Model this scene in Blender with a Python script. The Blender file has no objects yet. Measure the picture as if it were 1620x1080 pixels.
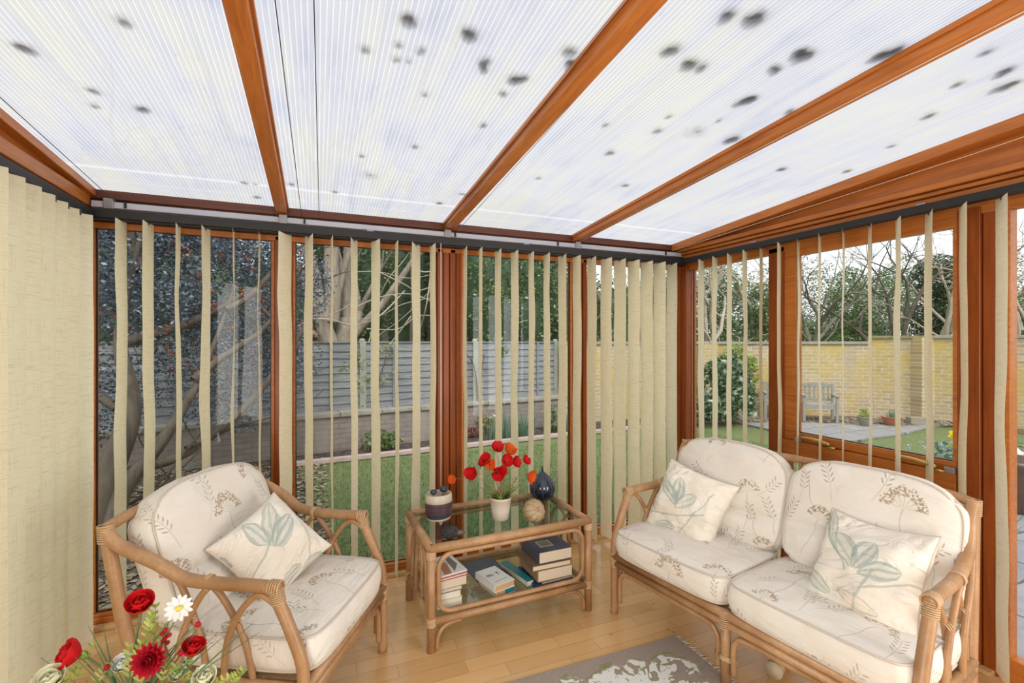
import bpy, bmesh, math, random
from math import sin, cos, pi, radians, sqrt, atan2
from mathutils import Vector, Matrix, Euler, noise as mnoise
random.seed(7)
S = bpy.context.scene
COL = S.collection

# ------------------------------------------------------------------ camera, sky, light, exposure
TH = math.atan(308/750)
cd = bpy.data.cameras.new('camera'); cam = bpy.data.objects.new('camera', cd); COL.objects.link(cam)
cd.sensor_width = 36; cd.lens = 750/1620*36; cd.clip_start = .02
cam.location = (0, 0, 1.5); cam.rotation_euler = (pi/2, 0, -TH)
S.camera = cam
w = bpy.data.worlds.new('overcast_sky'); S.world = w; w.use_nodes = True
bg = w.node_tree.nodes['Background']; bg.inputs[0].default_value = (.95, .97, 1, 1); bg.inputs[1].default_value = 1.3
sd = bpy.data.lights.new('veiled_sun', 'SUN'); sun = bpy.data.objects.new('veiled_sun', sd); COL.objects.link(sun)
sd.energy = 1.9; sd.angle = radians(25); sd.color = (1, .95, .88); sun.rotation_euler = (radians(38), radians(-14), radians(10))
# two unseen fill lamps added beside the camera to brighten the room
for nm, x_, rz_, e_ in (('side_fill', -.98, 63, 57), ('side_fill', 2.68, -63, 57)):
    ad = bpy.data.lights.new(nm, 'AREA'); al = bpy.data.objects.new(nm, ad); COL.objects.link(al)
    ad.shape = 'RECTANGLE'; ad.size = 1.1; ad.size_y = 2.0; ad.energy = e_; ad.color = (1, .985, .955)
    al.location = (x_, -.85, 1.25); al.rotation_euler = (radians(90), 0, radians(-rz_))
S.view_settings.view_transform = 'Standard'; S.view_settings.look = 'None'
S.view_settings.exposure = .1; S.view_settings.gamma = 1; S.view_settings.use_curve_mapping = False
try:
    S.cycles.max_bounces = 10; S.cycles.transparent_max_bounces = 24; S.cycles.caustics_reflective = False; S.cycles.caustics_refractive = False
except Exception: pass

# ------------------------------------------------------------------ pixel -> place helpers (measuring only)
CT, ST = cos(TH), sin(TH)
def ray(u, v):
    X = (u-810)/750; Y = (540-v)/750
    return Vector((X*CT+ST, -X*ST+CT, Y))
def atz(u, v, h): r = ray(u, v); t = (h-1.5)/r.z; return Vector((r.x*t, r.y*t, h))
def aty(u, v, y): r = ray(u, v); t = y/r.y; return Vector((r.x*t, y, 1.5+r.z*t))
def atx(u, v, x): r = ray(u, v); t = x/r.x; return Vector((x, r.y*t, 1.5+r.z*t))

# ------------------------------------------------------------------ node DSL
class F:
    def __init__(s, nt, sock): s.nt = nt; s.s = sock
    def _m(s, op, *a):
        n = s.nt.nodes.new('ShaderNodeMath'); n.operation = op
        for i, x in enumerate((s,)+a):
            if isinstance(x, F): s.nt.links.new(x.s, n.inputs[i])
            else: n.inputs[i].default_value = x
        return F(s.nt, n.outputs[0])
    def __add__(s, o): return s._m('ADD', o)
    def __radd__(s, o): return s._m('ADD', o)
    def __sub__(s, o): return s._m('SUBTRACT', o)
    def __rsub__(s, o): return (s*-1)+o
    def __mul__(s, o): return s._m('MULTIPLY', o)
    def __rmul__(s, o): return s._m('MULTIPLY', o)
    def __truediv__(s, o): return s._m('DIVIDE', o)
    def abs(s): return s._m('ABSOLUTE')
    def sin(s): return s._m('SINE')
    def sqrt(s): return s._m('SQRT')
    def fract(s): return s._m('FRACT')
    def floor(s): return s._m('FLOOR')
    def mod(s, o): return s._m('FLOORED_MODULO', o)
    def lt(s, o): return s._m('LESS_THAN', o)
    def gt(s, o): return s._m('GREATER_THAN', o)
    def mx(s, o): return s._m('MAXIMUM', o)
    def mn(s, o): return s._m('MINIMUM', o)
    def pw(s, o): return s._m('POWER', o)
    def atan2(s, o): return s._m('ARCTAN2', o)
    def below(s, edge, soft):      # 1 where s<edge, soft falloff
        n = s.nt.nodes.new('ShaderNodeMapRange'); n.interpolation_type = 'SMOOTHSTEP'
        s.nt.links.new(s.s, n.inputs[0]); n.inputs[1].default_value = edge-soft; n.inputs[2].default_value = edge+soft
        n.inputs[3].default_value = 1; n.inputs[4].default_value = 0
        return F(s.nt, n.outputs[0])
    def above(s, edge, soft): return 1-s.below(edge, soft)

class M:
    """a material under construction"""
    def __init__(s, name):
        s.mat = bpy.data.materials.new(name); s.mat.use_nodes = True; s.nt = s.mat.node_tree
        s.nt.nodes.clear(); s.out = s.nt.nodes.new('ShaderNodeOutputMaterial')
        s.p = None
    def n(s, t, **k):
        x = s.nt.nodes.new(t)
        for a, b in k.items(): setattr(x, a, b)
        return x
    def l(s, a, b): s.nt.links.new(a, b)
    def setin(s, sock, v):
        if isinstance(v, F): s.l(v.s, sock)
        elif hasattr(v, 'is_output'): s.l(v, sock)
        else:
            if isinstance(v, (tuple, list)) and len(v) == 3 and sock.type == 'RGBA': v = (*v, 1)
            sock.default_value = v
    def coord(s, kind='Object'): return s.n('ShaderNodeTexCoord').outputs[kind]
    def pos(s): return s.n('ShaderNodeNewGeometry').outputs['Position']
    def mapping(s, v, scale=(1,1,1), rot=(0,0,0), loc=(0,0,0)):
        m = s.n('ShaderNodeMapping'); s.l(v, m.inputs[0]); m.inputs['Scale'].default_value = scale; m.inputs['Rotation'].default_value = rot; m.inputs['Location'].default_value = loc
        return m.outputs[0]
    def noise(s, v=None, scale=5, detail=3, rough=.5, dist=0, color=False):
        m = s.n('ShaderNodeTexNoise'); m.inputs['Scale'].default_value = scale; m.inputs['Detail'].default_value = detail
        m.inputs['Roughness'].default_value = rough; m.inputs['Distortion'].default_value = dist
        if v is not None: s.l(v, m.inputs[0])
        return m.outputs[1] if color else F(s.nt, m.outputs[0])
    def voro(s, v, scale=5, feat='F1', rand=1):
        m = s.n('ShaderNodeTexVoronoi', feature=feat); m.inputs['Scale'].default_value = scale; m.inputs['Randomness'].default_value = rand
        s.l(v, m.inputs[0]); return m
    def mix(s, f, a, b):
        m = s.n('ShaderNodeMix', data_type='RGBA'); s.setin(m.inputs[0], f); s.setin(m.inputs[6], a); s.setin(m.inputs[7], b); return m.outputs[2]
    def ramp(s, f, stops):
        r = s.n('ShaderNodeValToRGB'); s.setin(r.inputs[0], f); e = r.color_ramp.elements
        while len(e) < len(stops): e.new(.5)
        for i, (p, c) in enumerate(stops): e[i].position = p; e[i].color = (*c, 1) if len(c) == 3 else c
        return r.outputs[0]
    def sep(s, v):
        m = s.n('ShaderNodeSeparateXYZ'); s.l(v, m.inputs[0]); return [F(s.nt, o) for o in m.outputs]
    def comb(s, *a):
        m = s.n('ShaderNodeCombineXYZ')
        for i, x in enumerate(a): s.setin(m.inputs[i], x)
        return m.outputs[0]
    def bump(s, h, strength=.3, dist=.01):
        b = s.n('ShaderNodeBump'); b.inputs['Strength'].default_value = strength; b.inputs['Distance'].default_value = dist
        s.setin(b.inputs['Height'], h); return b.outputs[0]
    def bsdf(s, color, rough=.5, metal=0, normal=None, **k):
        p = s.n('ShaderNodeBsdfPrincipled'); s.setin(p.inputs['Base Color'], color); s.setin(p.inputs['Roughness'], rough); s.setin(p.inputs['Metallic'], metal)
        if normal is not None: s.l(normal, p.inputs['Normal'])
        for a, b in k.items(): s.setin(p.inputs[a.replace('_', ' ')], b)
        return p.outputs[0]
    def done(s, sh): s.l(sh, s.out.inputs[0]); return s.mat

def simple(name, col, rough=.5, metal=0, var=.0, scale=20, bump=0, **k):
    m = M(name); v = m.coord()
    c = col
    nz = None
    if var or bump: nz = m.noise(v, scale, 4)
    if var: c = m.mix(nz, tuple(x*(1-var) for x in col), tuple(min(1, x*(1+var)) for x in col))
    return m.done(m.bsdf(c, rough, metal, m.bump(nz, bump) if bump else None, **k))

# ------------------------------------------------------------------ mesh helpers
class MB:
    def __init__(s): s.v = []; s.f = []; s.uv = None
    def add(s, verts, faces):
        o = len(s.v); s.v.extend([tuple(x) for x in verts]); s.f.extend([tuple(i+o for i in f) for f in faces]); return s
    def box(s, x0, x1, y0, y1, z0, z1, mat=None):
        vs = [(x, y, z) for x in (x0, x1) for y in (y0, y1) for z in (z0, z1)]
        if mat is not None: vs = [mat @ Vector(p) for p in vs]
        return s.add(vs, [(0,1,3,2),(4,6,7,5),(0,4,5,1),(2,3,7,6),(0,2,6,4),(1,5,7,3)])
    def tube(s, pts, r, seg=10, cap=True, closed=False):
        pts = [Vector(p) for p in pts]; n = len(pts)
        rs = r if isinstance(r, (list, tuple)) else [r]*n
        ring = []; T0 = None; N = None
        for i in range(n):
            if closed: T = pts[(i+1) % n]-pts[i-1]
            else: T = (pts[min(i+1, n-1)]-pts[max(i-1, 0)])
            if T.length < 1e-9: T = Vector((0,0,1))
            T.normalize()
            if N is None:
                a = Vector((0,0,1)) if abs(T.z) < .9 else Vector((1,0,0)); N = T.cross(a).normalized()
            else:
                N = (N - T*N.dot(T))
                N = N.normalized() if N.length > 1e-6 else T.orthogonal().normalized()
            B = T.cross(N)
            ring.append([pts[i]+(N*cos(2*pi*k/seg)+B*sin(2*pi*k/seg))*rs[i] for k in range(seg)])
        vs = [p for rg in ring for p in rg]; fs = []
        m = n if closed else n-1
        for i in range(m):
            j = (i+1) % n
            for k in range(seg):
                k2 = (k+1) % seg; fs.append((i*seg+k, i*seg+k2, j*seg+k2, j*seg+k))
        if cap and not closed: fs.append(tuple(range(seg))[::-1]); fs.append(tuple((n-1)*seg+k for k in range(seg)))
        return s.add(vs, fs)
    def lathe(s, prof, seg=28, c=(0,0,0), squash=(1,1)):
        vs = []; fs = []; n = len(prof)
        for r, z in prof:
            for k in range(seg):
                a = 2*pi*k/seg; vs.append((c[0]+r*cos(a)*squash[0], c[1]+r*sin(a)*squash[1], c[2]+z))
        for i in range(n-1):
            for k in range(seg):
                k2 = (k+1) % seg; fs.append((i*seg+k, i*seg+k2, (i+1)*seg+k2, (i+1)*seg+k))
        fs.append(tuple(range(seg))[::-1]); fs.append(tuple((n-1)*seg+k for k in range(seg)))
        return s.add(vs, fs)
    def grid(s, fn, nu, nv, double=0):
        vs = [fn(i/nu, j/nv) for i in range(nu+1) for j in range(nv+1)]
        fs = [(i*(nv+1)+j, (i+1)*(nv+1)+j, (i+1)*(nv+1)+j+1, i*(nv+1)+j+1) for i in range(nu) for j in range(nv)]
        return s.add(vs, fs)
    def sphere(s, c, r, nu=10, nv=8, sc=(1,1,1), jit=0, seed=0):
        vs = []; fs = []
        rr = random.Random(seed)
        for j in range(nv+1):
            for i in range(nu):
                a = 2*pi*i/nu; b = -pi/2+pi*j/nv
                k = 1+(rr.uniform(-jit, jit) if 0 < j < nv else 0)
                vs.append((c[0]+r*sc[0]*cos(b)*cos(a)*k, c[1]+r*sc[1]*cos(b)*sin(a)*k, c[2]+r*sc[2]*sin(b)*k))
        for j in range(nv):
            for i in range(nu):
                i2 = (i+1) % nu; fs.append((j*nu+i, j*nu+i2, (j+1)*nu+i2, (j+1)*nu+i))
        return s.add(vs, fs)

def obj(name, mb, mat, parent=None, smooth=True, loc=None, rot=None, bevel=0, solid=0, **kw):
    me = bpy.data.meshes.new(name); me.from_pydata(mb.v, [], mb.f); me.update()
    if mb.uv:
        l = me.uv_layers.new(name='UVMap')
        for lp in me.loops: l.data[lp.index].uv = mb.uv[lp.vertex_index]
    if smooth: me.polygons.foreach_set('use_smooth', [True]*len(me.polygons))
    o = bpy.data.objects.new(name, me); COL.objects.link(o)
    if mat: me.materials.append(mat)
    if parent: o.parent = parent
    if loc is not None: o.location = loc
    if rot is not None: o.rotation_euler = rot
    if bevel:
        b = o.modifiers.new('bevel', 'BEVEL'); b.width = bevel; b.segments = 2; b.limit_method = 'ANGLE'
    if solid:
        b = o.modifiers.new('solid', 'SOLIDIFY'); b.thickness = solid; b.offset = 0
    for a, b in kw.items(): o[a] = b
    return o
def tag(o, label, cat, group=None, kind=None):
    o['label'] = label; o['category'] = cat
    if group: o['group'] = group
    if kind: o['kind'] = kind
    return o
def thing(name, label, cat, loc=(0,0,0), rz=0, group=None):
    o = bpy.data.objects.new(name, None); COL.objects.link(o); o.location = loc; o.rotation_euler = (0,0,rz); o.empty_display_size = .1
    return tag(o, label, cat, group)
def struct(name, mb, mat, label=None, parent=None, smooth=False, bevel=0, **k):
    o = obj(name, mb, mat, parent, smooth=smooth, bevel=bevel, **k)
    if not parent: o['kind'] = 'structure'
    if label: o['label'] = label
    return o
def catmull(pts, n=8, closed=False):
    P = [Vector(p) for p in pts]; out = []; m = len(P)
    rng = range(m) if closed else range(m-1)
    for i in rng:
        if closed: a, b, c, d = P[i-1], P[i], P[(i+1) % m], P[(i+2) % m]
        else: a, b, c, d = P[max(i-1,0)], P[i], P[i+1], P[min(i+2,m-1)]
        for k in range(n):
            t = k/n; out.append(.5*((2*b)+(c-a)*t+(2*a-5*b+4*c-d)*t*t+(3*b-a-3*c+d)*t**3))
    if not closed: out.append(P[-1])
    return out

# ------------------------------------------------------------------ materials
def wood_mat(name, c1, c2, rough=.35, axis=0, scale=1.0):
    m = M(name); v = m.coord(); sc = [26*scale]*3; sc[axis] = 1.6*scale
    v2 = m.mapping(v, sc); n1 = m.noise(v2, 2.2, 5, .6, .6); n2 = m.noise(v, 3, 2)
    f = (n1*.75+n2*.35)
    col = m.ramp(f, [(.32, c2), (.68, c1)])
    return m.done(m.bsdf(col, m.noise(v, 9, 2)*.2+(rough-.1), 0, m.bump(n1, .12, .003), Specular_IOR_Level=.45))
T1, T2 = (.55, .185, .035), (.32, .085, .012)
TX = wood_mat('stained_timber_along_x', T1, T2, axis=0)
TY = wood_mat('stained_timber_along_y', T1, T2, axis=1)
TZ = wood_mat('stained_timber_upright', (.30, .068, .007), (.17, .031, .003), axis=2)
DARKT = wood_mat('dark_stained_timber', (.13, .035, .015), (.06, .018, .01), axis=0)
PINE = wood_mat('pale_pine_trim', (.62, .40, .20), (.48, .29, .13), axis=0)
def rattan_mat():
    m = M('honey_rattan'); v = m.coord()
    n1 = m.noise(m.mapping(v, (1, 1, .6)), 9, 4, .6); n2 = m.noise(v, 70, 3, .6)
    col = m.ramp(n1*.8+n2*.25, [(.3, (.29, .145, .06)), (.55, (.41, .225, .105)), (.75, (.54, .33, .17))])
    return m.done(m.bsdf(col, .38, 0, m.bump(n2, .08, .002), Specular_IOR_Level=.5))
RAT = rattan_mat()
def binding_mat():
    m = M('rattan_binding'); v = m.coord(); n = m.noise(v, 90, 2)
    return m.done(m.bsdf(m.mix(n, (.42, .25, .12), (.66, .46, .27)), .45, 0, None))
BIND = binding_mat()
BLACK = simple('black_track_plastic', (.013, .012, .012), .5)
ALU = simple('white_painted_aluminium', (.50, .50, .55), .35, 0, .08, 6)
CORD = simple('white_cord', (.75, .73, .68), .7)
WIRE = simple('dark_guide_wire', (.05, .05, .055), .5)
BRASS = simple('brass', (.62, .43, .16), .28, .9, .2, 30)
GREYM = simple('grey_metal', (.35, .35, .36), .35, .7)
WHITEWALL = simple('cream_plaster', (.80, .76, .68), .8, 0, .03, 3)

def glass_mat(name, tint=(.97, .985, .98), k=1.0):
    m = M(name); fr = m.n('ShaderNodeFresnel'); fr.inputs[0].default_value = 1.45
    t = m.n('ShaderNodeBsdfTransparent'); t.inputs[0].default_value = (*tint, 1)
    g = m.n('ShaderNodeBsdfGlossy'); g.inputs['Roughness'].default_value = 0.02
    bf = F(m.nt, m.n('ShaderNodeNewGeometry').outputs['Backfacing'])
    x = m.n('ShaderNodeMixShader'); m.l((F(m.nt, fr.outputs[0])*k*(1-bf)).s, x.inputs[0]); m.l(t.outputs[0], x.inputs[1]); m.l(g.outputs[0], x.inputs[2])
    return m.done(x.outputs[0])
GLASS = glass_mat('window_glass', k=.55); TGLASS = glass_mat('table_glass', (.86, .93, .90))

def poly_mat():
    m = M('ribbed_polycarbonate'); v = m.coord(); x, y, z = m.sep(v)
    rib = (x/.0165).fract()
    line = (rib-.5).abs().below(.10, .05)
    sub = ((x/.0165*1.0+.25).fract()-.5).abs().below(.06, .05)
    dirt = m.noise(m.mapping(v, (9, 1.1, 1)), 1.6, 4, .55); d2 = m.noise(v, 2.0, 3, .6); d3 = m.noise(m.mapping(v, (60, 1, 1)), 1, 2)
    base = m.ramp(dirt*.6+d2*.5, [(.35, (.35, .365, .43)), (.5, (.465, .465, .495)), (.68, (.52, .505, .44))])
    band = (y+(dirt-.5)*.02-2.80).abs().below(.016, .012)+(y-2.97).abs().below(.006, .005)*.5
    c = m.mix(band*.5, base, (.72, .72, .72)); c = m.mix(line*(d2*.5+.45), c, (.66, .66, .66)); c = m.mix(sub*.5, c, (.42, .42, .47)); c = m.mix(d3.above(.62, .1)*.25, c, (.36, .36, .39))
    tr = m.n('ShaderNodeBsdfTranslucent'); m.l(c, tr.inputs[0])
    tp = m.n('ShaderNodeBsdfTransparent'); tp.inputs[0].default_value = (.86, .87, .9, 1)
    gl = m.n('ShaderNodeBsdfGlossy'); gl.inputs['Roughness'].default_value = .25; gl.inputs[0].default_value = (.8, .8, .8, 1)
    h = m.bump((rib*6.2832).sin(), .25, .002); m.l(h, gl.inputs['Normal'])
    a = m.n('ShaderNodeMixShader'); a.inputs[0].default_value = .05; m.l(tr.outputs[0], a.inputs[1]); m.l(tp.outputs[0], a.inputs[2])
    b = m.n('ShaderNodeMixShader'); b.inputs[0].default_value = .05; m.l(a.outputs[0], b.inputs[1]); m.l(gl.outputs[0], b.inputs[2])
    return m.done(b.outputs[0])
POLY = poly_mat()
def clear_mat():
    m = M('clear_polycarbonate_skin'); t = m.n('ShaderNodeBsdfTransparent'); t.inputs[0].default_value = (.97, .98, 1, 1)
    g = m.n('ShaderNodeBsdfGlossy'); g.inputs['Roughness'].default_value = .1; x = m.n('ShaderNodeMixShader'); x.inputs[0].default_value = .03
    m.l(t.outputs[0], x.inputs[1]); m.l(g.outputs[0], x.inputs[2]); return m.done(x.outputs[0])
CLEAR = clear_mat()

def slat_mat():
    m = M('cream_slubbed_blind_fabric'); v = m.coord('UV'); x, y, z = m.sep(v)
    a = m.noise(m.mapping(v, (5, 160, 1)), 2.0, 3, .6); b = m.noise(m.mapping(v, (170, 4, 1)), 2.0, 3, .6); c = m.noise(v, 900, 1)
    line = (a.above(.60, .05)).mx(b.above(.62, .05)*.8)
    col = m.mix(line*.55, m.mix(c, (.90, .83, .61), (.95, .90, .72)), (.62, .51, .31))
    d = m.n('ShaderNodeBsdfDiffuse'); t = m.n('ShaderNodeBsdfTranslucent'); m.l(col, d.inputs[0]); m.l(col, t.inputs[0])
    nb = m.bump(a*.5+b*.5, .25, .001); m.l(nb, d.inputs['Normal'])
    x_ = m.n('ShaderNodeMixShader'); x_.inputs[0].default_value = .36; m.l(d.outputs[0], x_.inputs[1]); m.l(t.outputs[0], x_.inputs[2])
    return m.done(x_.outputs[0])
SLAT = slat_mat()

def floor_mat():
    m = M('maple_strip_floor'); v = m.coord()
    br = m.n('ShaderNodeTexBrick'); m.l(m.mapping(v, (1, 1, 1), (0, 0, 0), (.13, .05, 0)), br.inputs[0])
    br.offset = .37; br.offset_frequency = 2
    for k, q in dict(Color1=(.74, .45, .19, 1), Color2=(.56, .32, .12, 1), Mortar=(.20, .10, .035, 1)).items(): br.inputs[k].default_value = q
    br.inputs['Scale'].default_value = 1; br.inputs['Mortar Size'].default_value = .0009; br.inputs['Mortar Smooth'].default_value = .3
    br.inputs['Bias'].default_value = -.1; br.inputs['Brick Width'].default_value = .47; br.inputs['Row Height'].default_value = .088
    g = m.noise(m.mapping(v, (3, 40, 1)), 2, 5, .6, .8); g2 = m.noise(v, 1.6, 2)
    c = m.mix(g.above(.5, .25)*.30, br.outputs[0], (.72, .47, .24)); c = m.mix(g2.above(.5, .2)*.15, c, (.35, .18, .07))
    kn = m.noise(v, 11, 2).above(.72, .03); c = m.mix(kn*.5, c, (.30, .14, .05))
    return m.done(m.bsdf(c, m.noise(v, 4, 3)*.14+.15, 0, m.bump(g, .05, .002), Specular_IOR_Level=.5))
FLOOR = floor_mat()

def rug_mat():
    m = M('taupe_botanical_rug'); v = m.coord(); x, y, z = m.sep(v)
    w_ = m.noise(v, 160, 2, color=False); big = m.noise(v, 6.5, 3, .55, .5)
    edge = ((x.abs()-.78).mx(y.abs()-.43)*-1)      # distance inside rug edge (centre origin, half 0.84 x 0.49)
    inner = (edge+(m.noise(v, 9, 3)-.5)*.16).above(.02, .006)
    vor = F(m.nt, m.voro(m.mapping(v, (1, 1, 1)), 9).outputs[0])
    leaf = m.noise(v, 13, 2, .5, 1.4)
    taupe = m.mix(w_, (.24, .19, .155), (.44, .37, .31))
    c = m.mix(inner, taupe, m.mix(w_, (.62, .62, .58), (.82, .82, .78)))
    c = m.mix(inner*leaf.above(.545, .008), c, taupe)
    ol = ((leaf-.545).abs().below(.016, .006))*inner; c = m.mix(ol, c, (.26, .25, .12))
    grn = inner*m.noise(m.mapping(v, (1, 1, 1), (0, 0, 0), (3, 2, 0)), 17, 2, .5, 1.6).above(.66, .01); c = m.mix(grn*.85, c, (.28, .34, .34))
    bd = (edge+(m.noise(v, 9, 3)-.5)*.16-.02).abs().below(.009, .004); c = m.mix(bd*m.noise(v, 14, 1).above(.5, .05)*.8, c, (.22, .23, .09))
    return m.done(m.bsdf(c, .95, 0, m.bump(w_, .6, .004), Specular_IOR_Level=.1))
RUG = rug_mat()

# floral fabric ------------------------------------------------------
def grp_umbel():
    g = bpy.data.node_groups.new('umbel_motif', 'ShaderNodeTree')
    for nm in ('U', 'V', 'CX', 'CY', 'R', 'A'): g.interface.new_socket(nm, in_out='INPUT', socket_type='NodeSocketFloat')
    for nm in ('Brown', 'Stem'): g.interface.new_socket(nm, in_out='OUTPUT', socket_type='NodeSocketFloat')
    gi = g.nodes.new('NodeGroupInput'); go = g.nodes.new('NodeGroupOutput')
    U, V_, CX, CY, R, A = [F(g, gi.outputs[i]) for i in range(6)]
    du, dv = U-CX, V_-CY
    ca, sa = (A+pi/2).sin(), A.sin()
    a = (du*ca+dv*sa)/R; b = (dv*ca-du*sa)/R          # a = along the umbel axis
    r = (a*a+b*b).sqrt(); th = b.atan2(a)
    fan = th.abs().below(1.45, .05)
    spoke = ((th*7).sin().abs()).below(.17, .08)*r.below(.78, .03)*fan
    cb = g.nodes.new('ShaderNodeCombineXYZ'); g.links.new(U.s, cb.inputs[0]); g.links.new(V_.s, cb.inputs[1])
    vo = g.nodes.new('ShaderNodeTexVoronoi'); vo.inputs['Scale'].default_value = 125; g.links.new(cb.outputs[0], vo.inputs[0])
    nz = g.nodes.new('ShaderNodeTexNoise'); nz.inputs['Scale'].default_value = 45; g.links.new(cb.outputs[0], nz.inputs[0]); nz = F(g, nz.outputs[0])
    dots = F(g, vo.outputs[0]).below(.55, .15)
    band = ((r-.78)+(nz-.5)*.5).abs().below(.22, .05)*th.abs().below(1.5, .06)
    clump = ((th*7+1.57).sin().abs()).above(.12, .2)
    brown = (band*dots*clump).mx(spoke*.8)
    stem = (b+((a*3).sin()*.08)).abs().below(.018, .012)*a.lt(0)*a.gt(-3.2)
    g.links.new(brown.s, go.inputs[0]); g.links.new(stem.s, go.inputs[1])
    return g
def grp_sprig():
    g = bpy.data.node_groups.new('sprig_motif', 'ShaderNodeTree')
    for nm in ('U', 'V', 'CX', 'CY', 'L', 'A'): g.interface.new_socket(nm, in_out='INPUT', socket_type='NodeSocketFloat')
    g.interface.new_socket('Mask', in_out='OUTPUT', socket_type='NodeSocketFloat')
    gi = g.nodes.new('NodeGroupInput'); go = g.nodes.new('NodeGroupOutput')
    U, V_, CX, CY, L, A = [F(g, gi.outputs[i]) for i in range(6)]
    du, dv = U-CX, V_-CY
    ca, sa = (A+pi/2).sin(), A.sin()
    a = (du*ca+dv*sa); b = (dv*ca-du*sa)
    b = b+((a*22).sin()*.008)
    st = b.abs().below(.0011, .0007)*a.gt(0)*a.lt(L)*.75
    p = .021
    bb = b.abs()
    sh = a-bb*.9
    c = ((sh/p).fract()-.5)*p
    leaf = ((c*c/(.0042**2))+((bb-.014)*(bb-.014)/(.0085**2))).below(1, .25)*sh.gt(L*.35)*sh.lt(L)
    twig = (c).abs().below(.0008, .0005)*bb.lt(.012)*sh.gt(L*.35)*sh.lt(L)*.6
    g.links.new((st.mx(leaf*.9).mx(twig)).s, go.inputs[0])
    return g
GU, GS = grp_umbel(), grp_sprig()
def group_out(m, g, vals):
    n = m.n('ShaderNodeGroup'); n.node_tree = g
    for i, x in enumerate(vals): m.setin(n.inputs[i], x)
    return [F(m.nt, o) for o in n.outputs]
def cushion_mat(name, ou=0, ov=0, seed=1):
    m = M(name); v = m.coord('UV'); u, w2, _ = m.sep(v); rr = random.Random(seed)
    TW, THt = .62, .58
    u = (u+ou).mod(TW); w2 = (w2+ov).mod(THt)
    ub = [(.16, .30, .080, pi*.5), (.37, .42, .066, pi*.62), (.48, .17, .062, pi*.40), (.14, .03, .055, pi*.5)]
    sp = [(.05, .30, .16, 1.2), (.27, .05, .17, 1.75), (.30, .10, .14, 1.1), (.52, .26, .16, 1.9), (.42, .42, .12, .9), (.12, .40, .12, 2.3), (.56, .02, .14, 1.6), (.20, .15, .1, .5), (.02, .10, .13, 1.0), (.38, .24, .12, 1.5)]
    B = None; St = None
    for c in ub:
        o = group_out(m, GU, (u, w2, *c)); B = o[0] if B is None else B.mx(o[0]); St = o[1] if St is None else St.mx(o[1])
    for c in sp:
        o = group_out(m, GS, (u, w2, *c)); St = St.mx(o[0])
    cv = m.comb(u, w2, 0); cloud = m.noise(v, 7, 3)
    base = m.mix(cloud.above(.52, .12)*.5, (.79, .745, .67), (.76, .67, .57))
    wet = m.noise(v, 5, 2, .5, .3)
    fade = m.noise(v, 4, 1).above(.42, .12)*.4+.5
    c = m.mix(St*fade, base, (.40, .35, .30)); c = m.mix(B*(wet*.4+.6), c, (.33, .21, .105))
    weave = m.noise(v, 700, 1); wr = m.noise(m.mapping(v, (1, 2.5, 1)), 6, 3, .5, .8)
    n1 = m.bump(weave, .1, .001)
    b2 = m.n('ShaderNodeBump'); b2.inputs['Strength'].default_value = .55; b2.inputs['Distance'].default_value = .022; m.l(wr.s, b2.inputs['Height']); m.l(n1, b2.inputs['Normal'])
    return m.done(m.bsdf(c, .85, 0, b2.outputs[0], Specular_IOR_Level=.15, Sheen_Weight=.15))
PIPE = simple('cushion_piping', (.60, .52, .44), .8)
def pillow_mat(name, petals, seed=0):
    m = M(name); v = m.coord('UV'); u, w2, _ = m.sep(v)
    n = m.noise(v, 9, 3); cloud = m.noise(v, 5, 2)
    c = m.mix(cloud.above(.5, .15)*.35, (.84, .785, .69), (.80, .69, .56))
    u = u+(n-.5)*.05; w2 = w2+(m.noise(v, 7, 2)-.5)*.05
    for (cx, cy, ln, wd, ang, kind) in petals:
        ca, sa = cos(ang), sin(ang)
        a = (u-cx)*ca+(w2-cy)*sa; b = (w2-cy)*ca-(u-cx)*sa
        if kind == 'stem':
            mk = (b+(a*9).sin()*.012).abs().below(wd, wd*.5)*a.gt(0)*a.lt(ln); c = m.mix(mk*.6, c, (.36, .43, .38)); continue
        t = a/ln                                   # petal from t=0..1
        half = ((t*pi).sin().mx(0)).pw(.7)*wd
        ins = (b.abs()-half).below(0, .0022)*t.gt(0)*t.lt(1)
        str_ = (((b/(half+.004))*9+t*2).sin()).above(.25, .5)
        col = {'teal': (.34, .43, .41), 'green': (.45, .50, .43), 'peach': (.72, .52, .38)}[kind]
        c = m.mix(ins*(str_*.45+.28)*(1.0 if kind != 'peach' else .6), c, col)
        rim = (b.abs()-half).abs().below(.0018, .001)*t.gt(0)*t.lt(1); c = m.mix(rim*.55, c, (.30, .36, .33))
    wv = m.noise(v, 600, 1); wr = m.noise(m.mapping(v, (1, 1.8, 1)), 7, 3, .5, 1.6)
    b2 = m.n('ShaderNodeBump'); b2.inputs['Strength'].default_value = .75; b2.inputs['Distance'].default_value = .035; m.l(wr.s, b2.inputs['Height']); m.l(m.bump(wv, .1, .001), b2.inputs['Normal'])
    return m.done(m.bsdf(c, .85, 0, b2.outputs[0], Specular_IOR_Level=.15, Sheen_Weight=.15))

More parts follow.
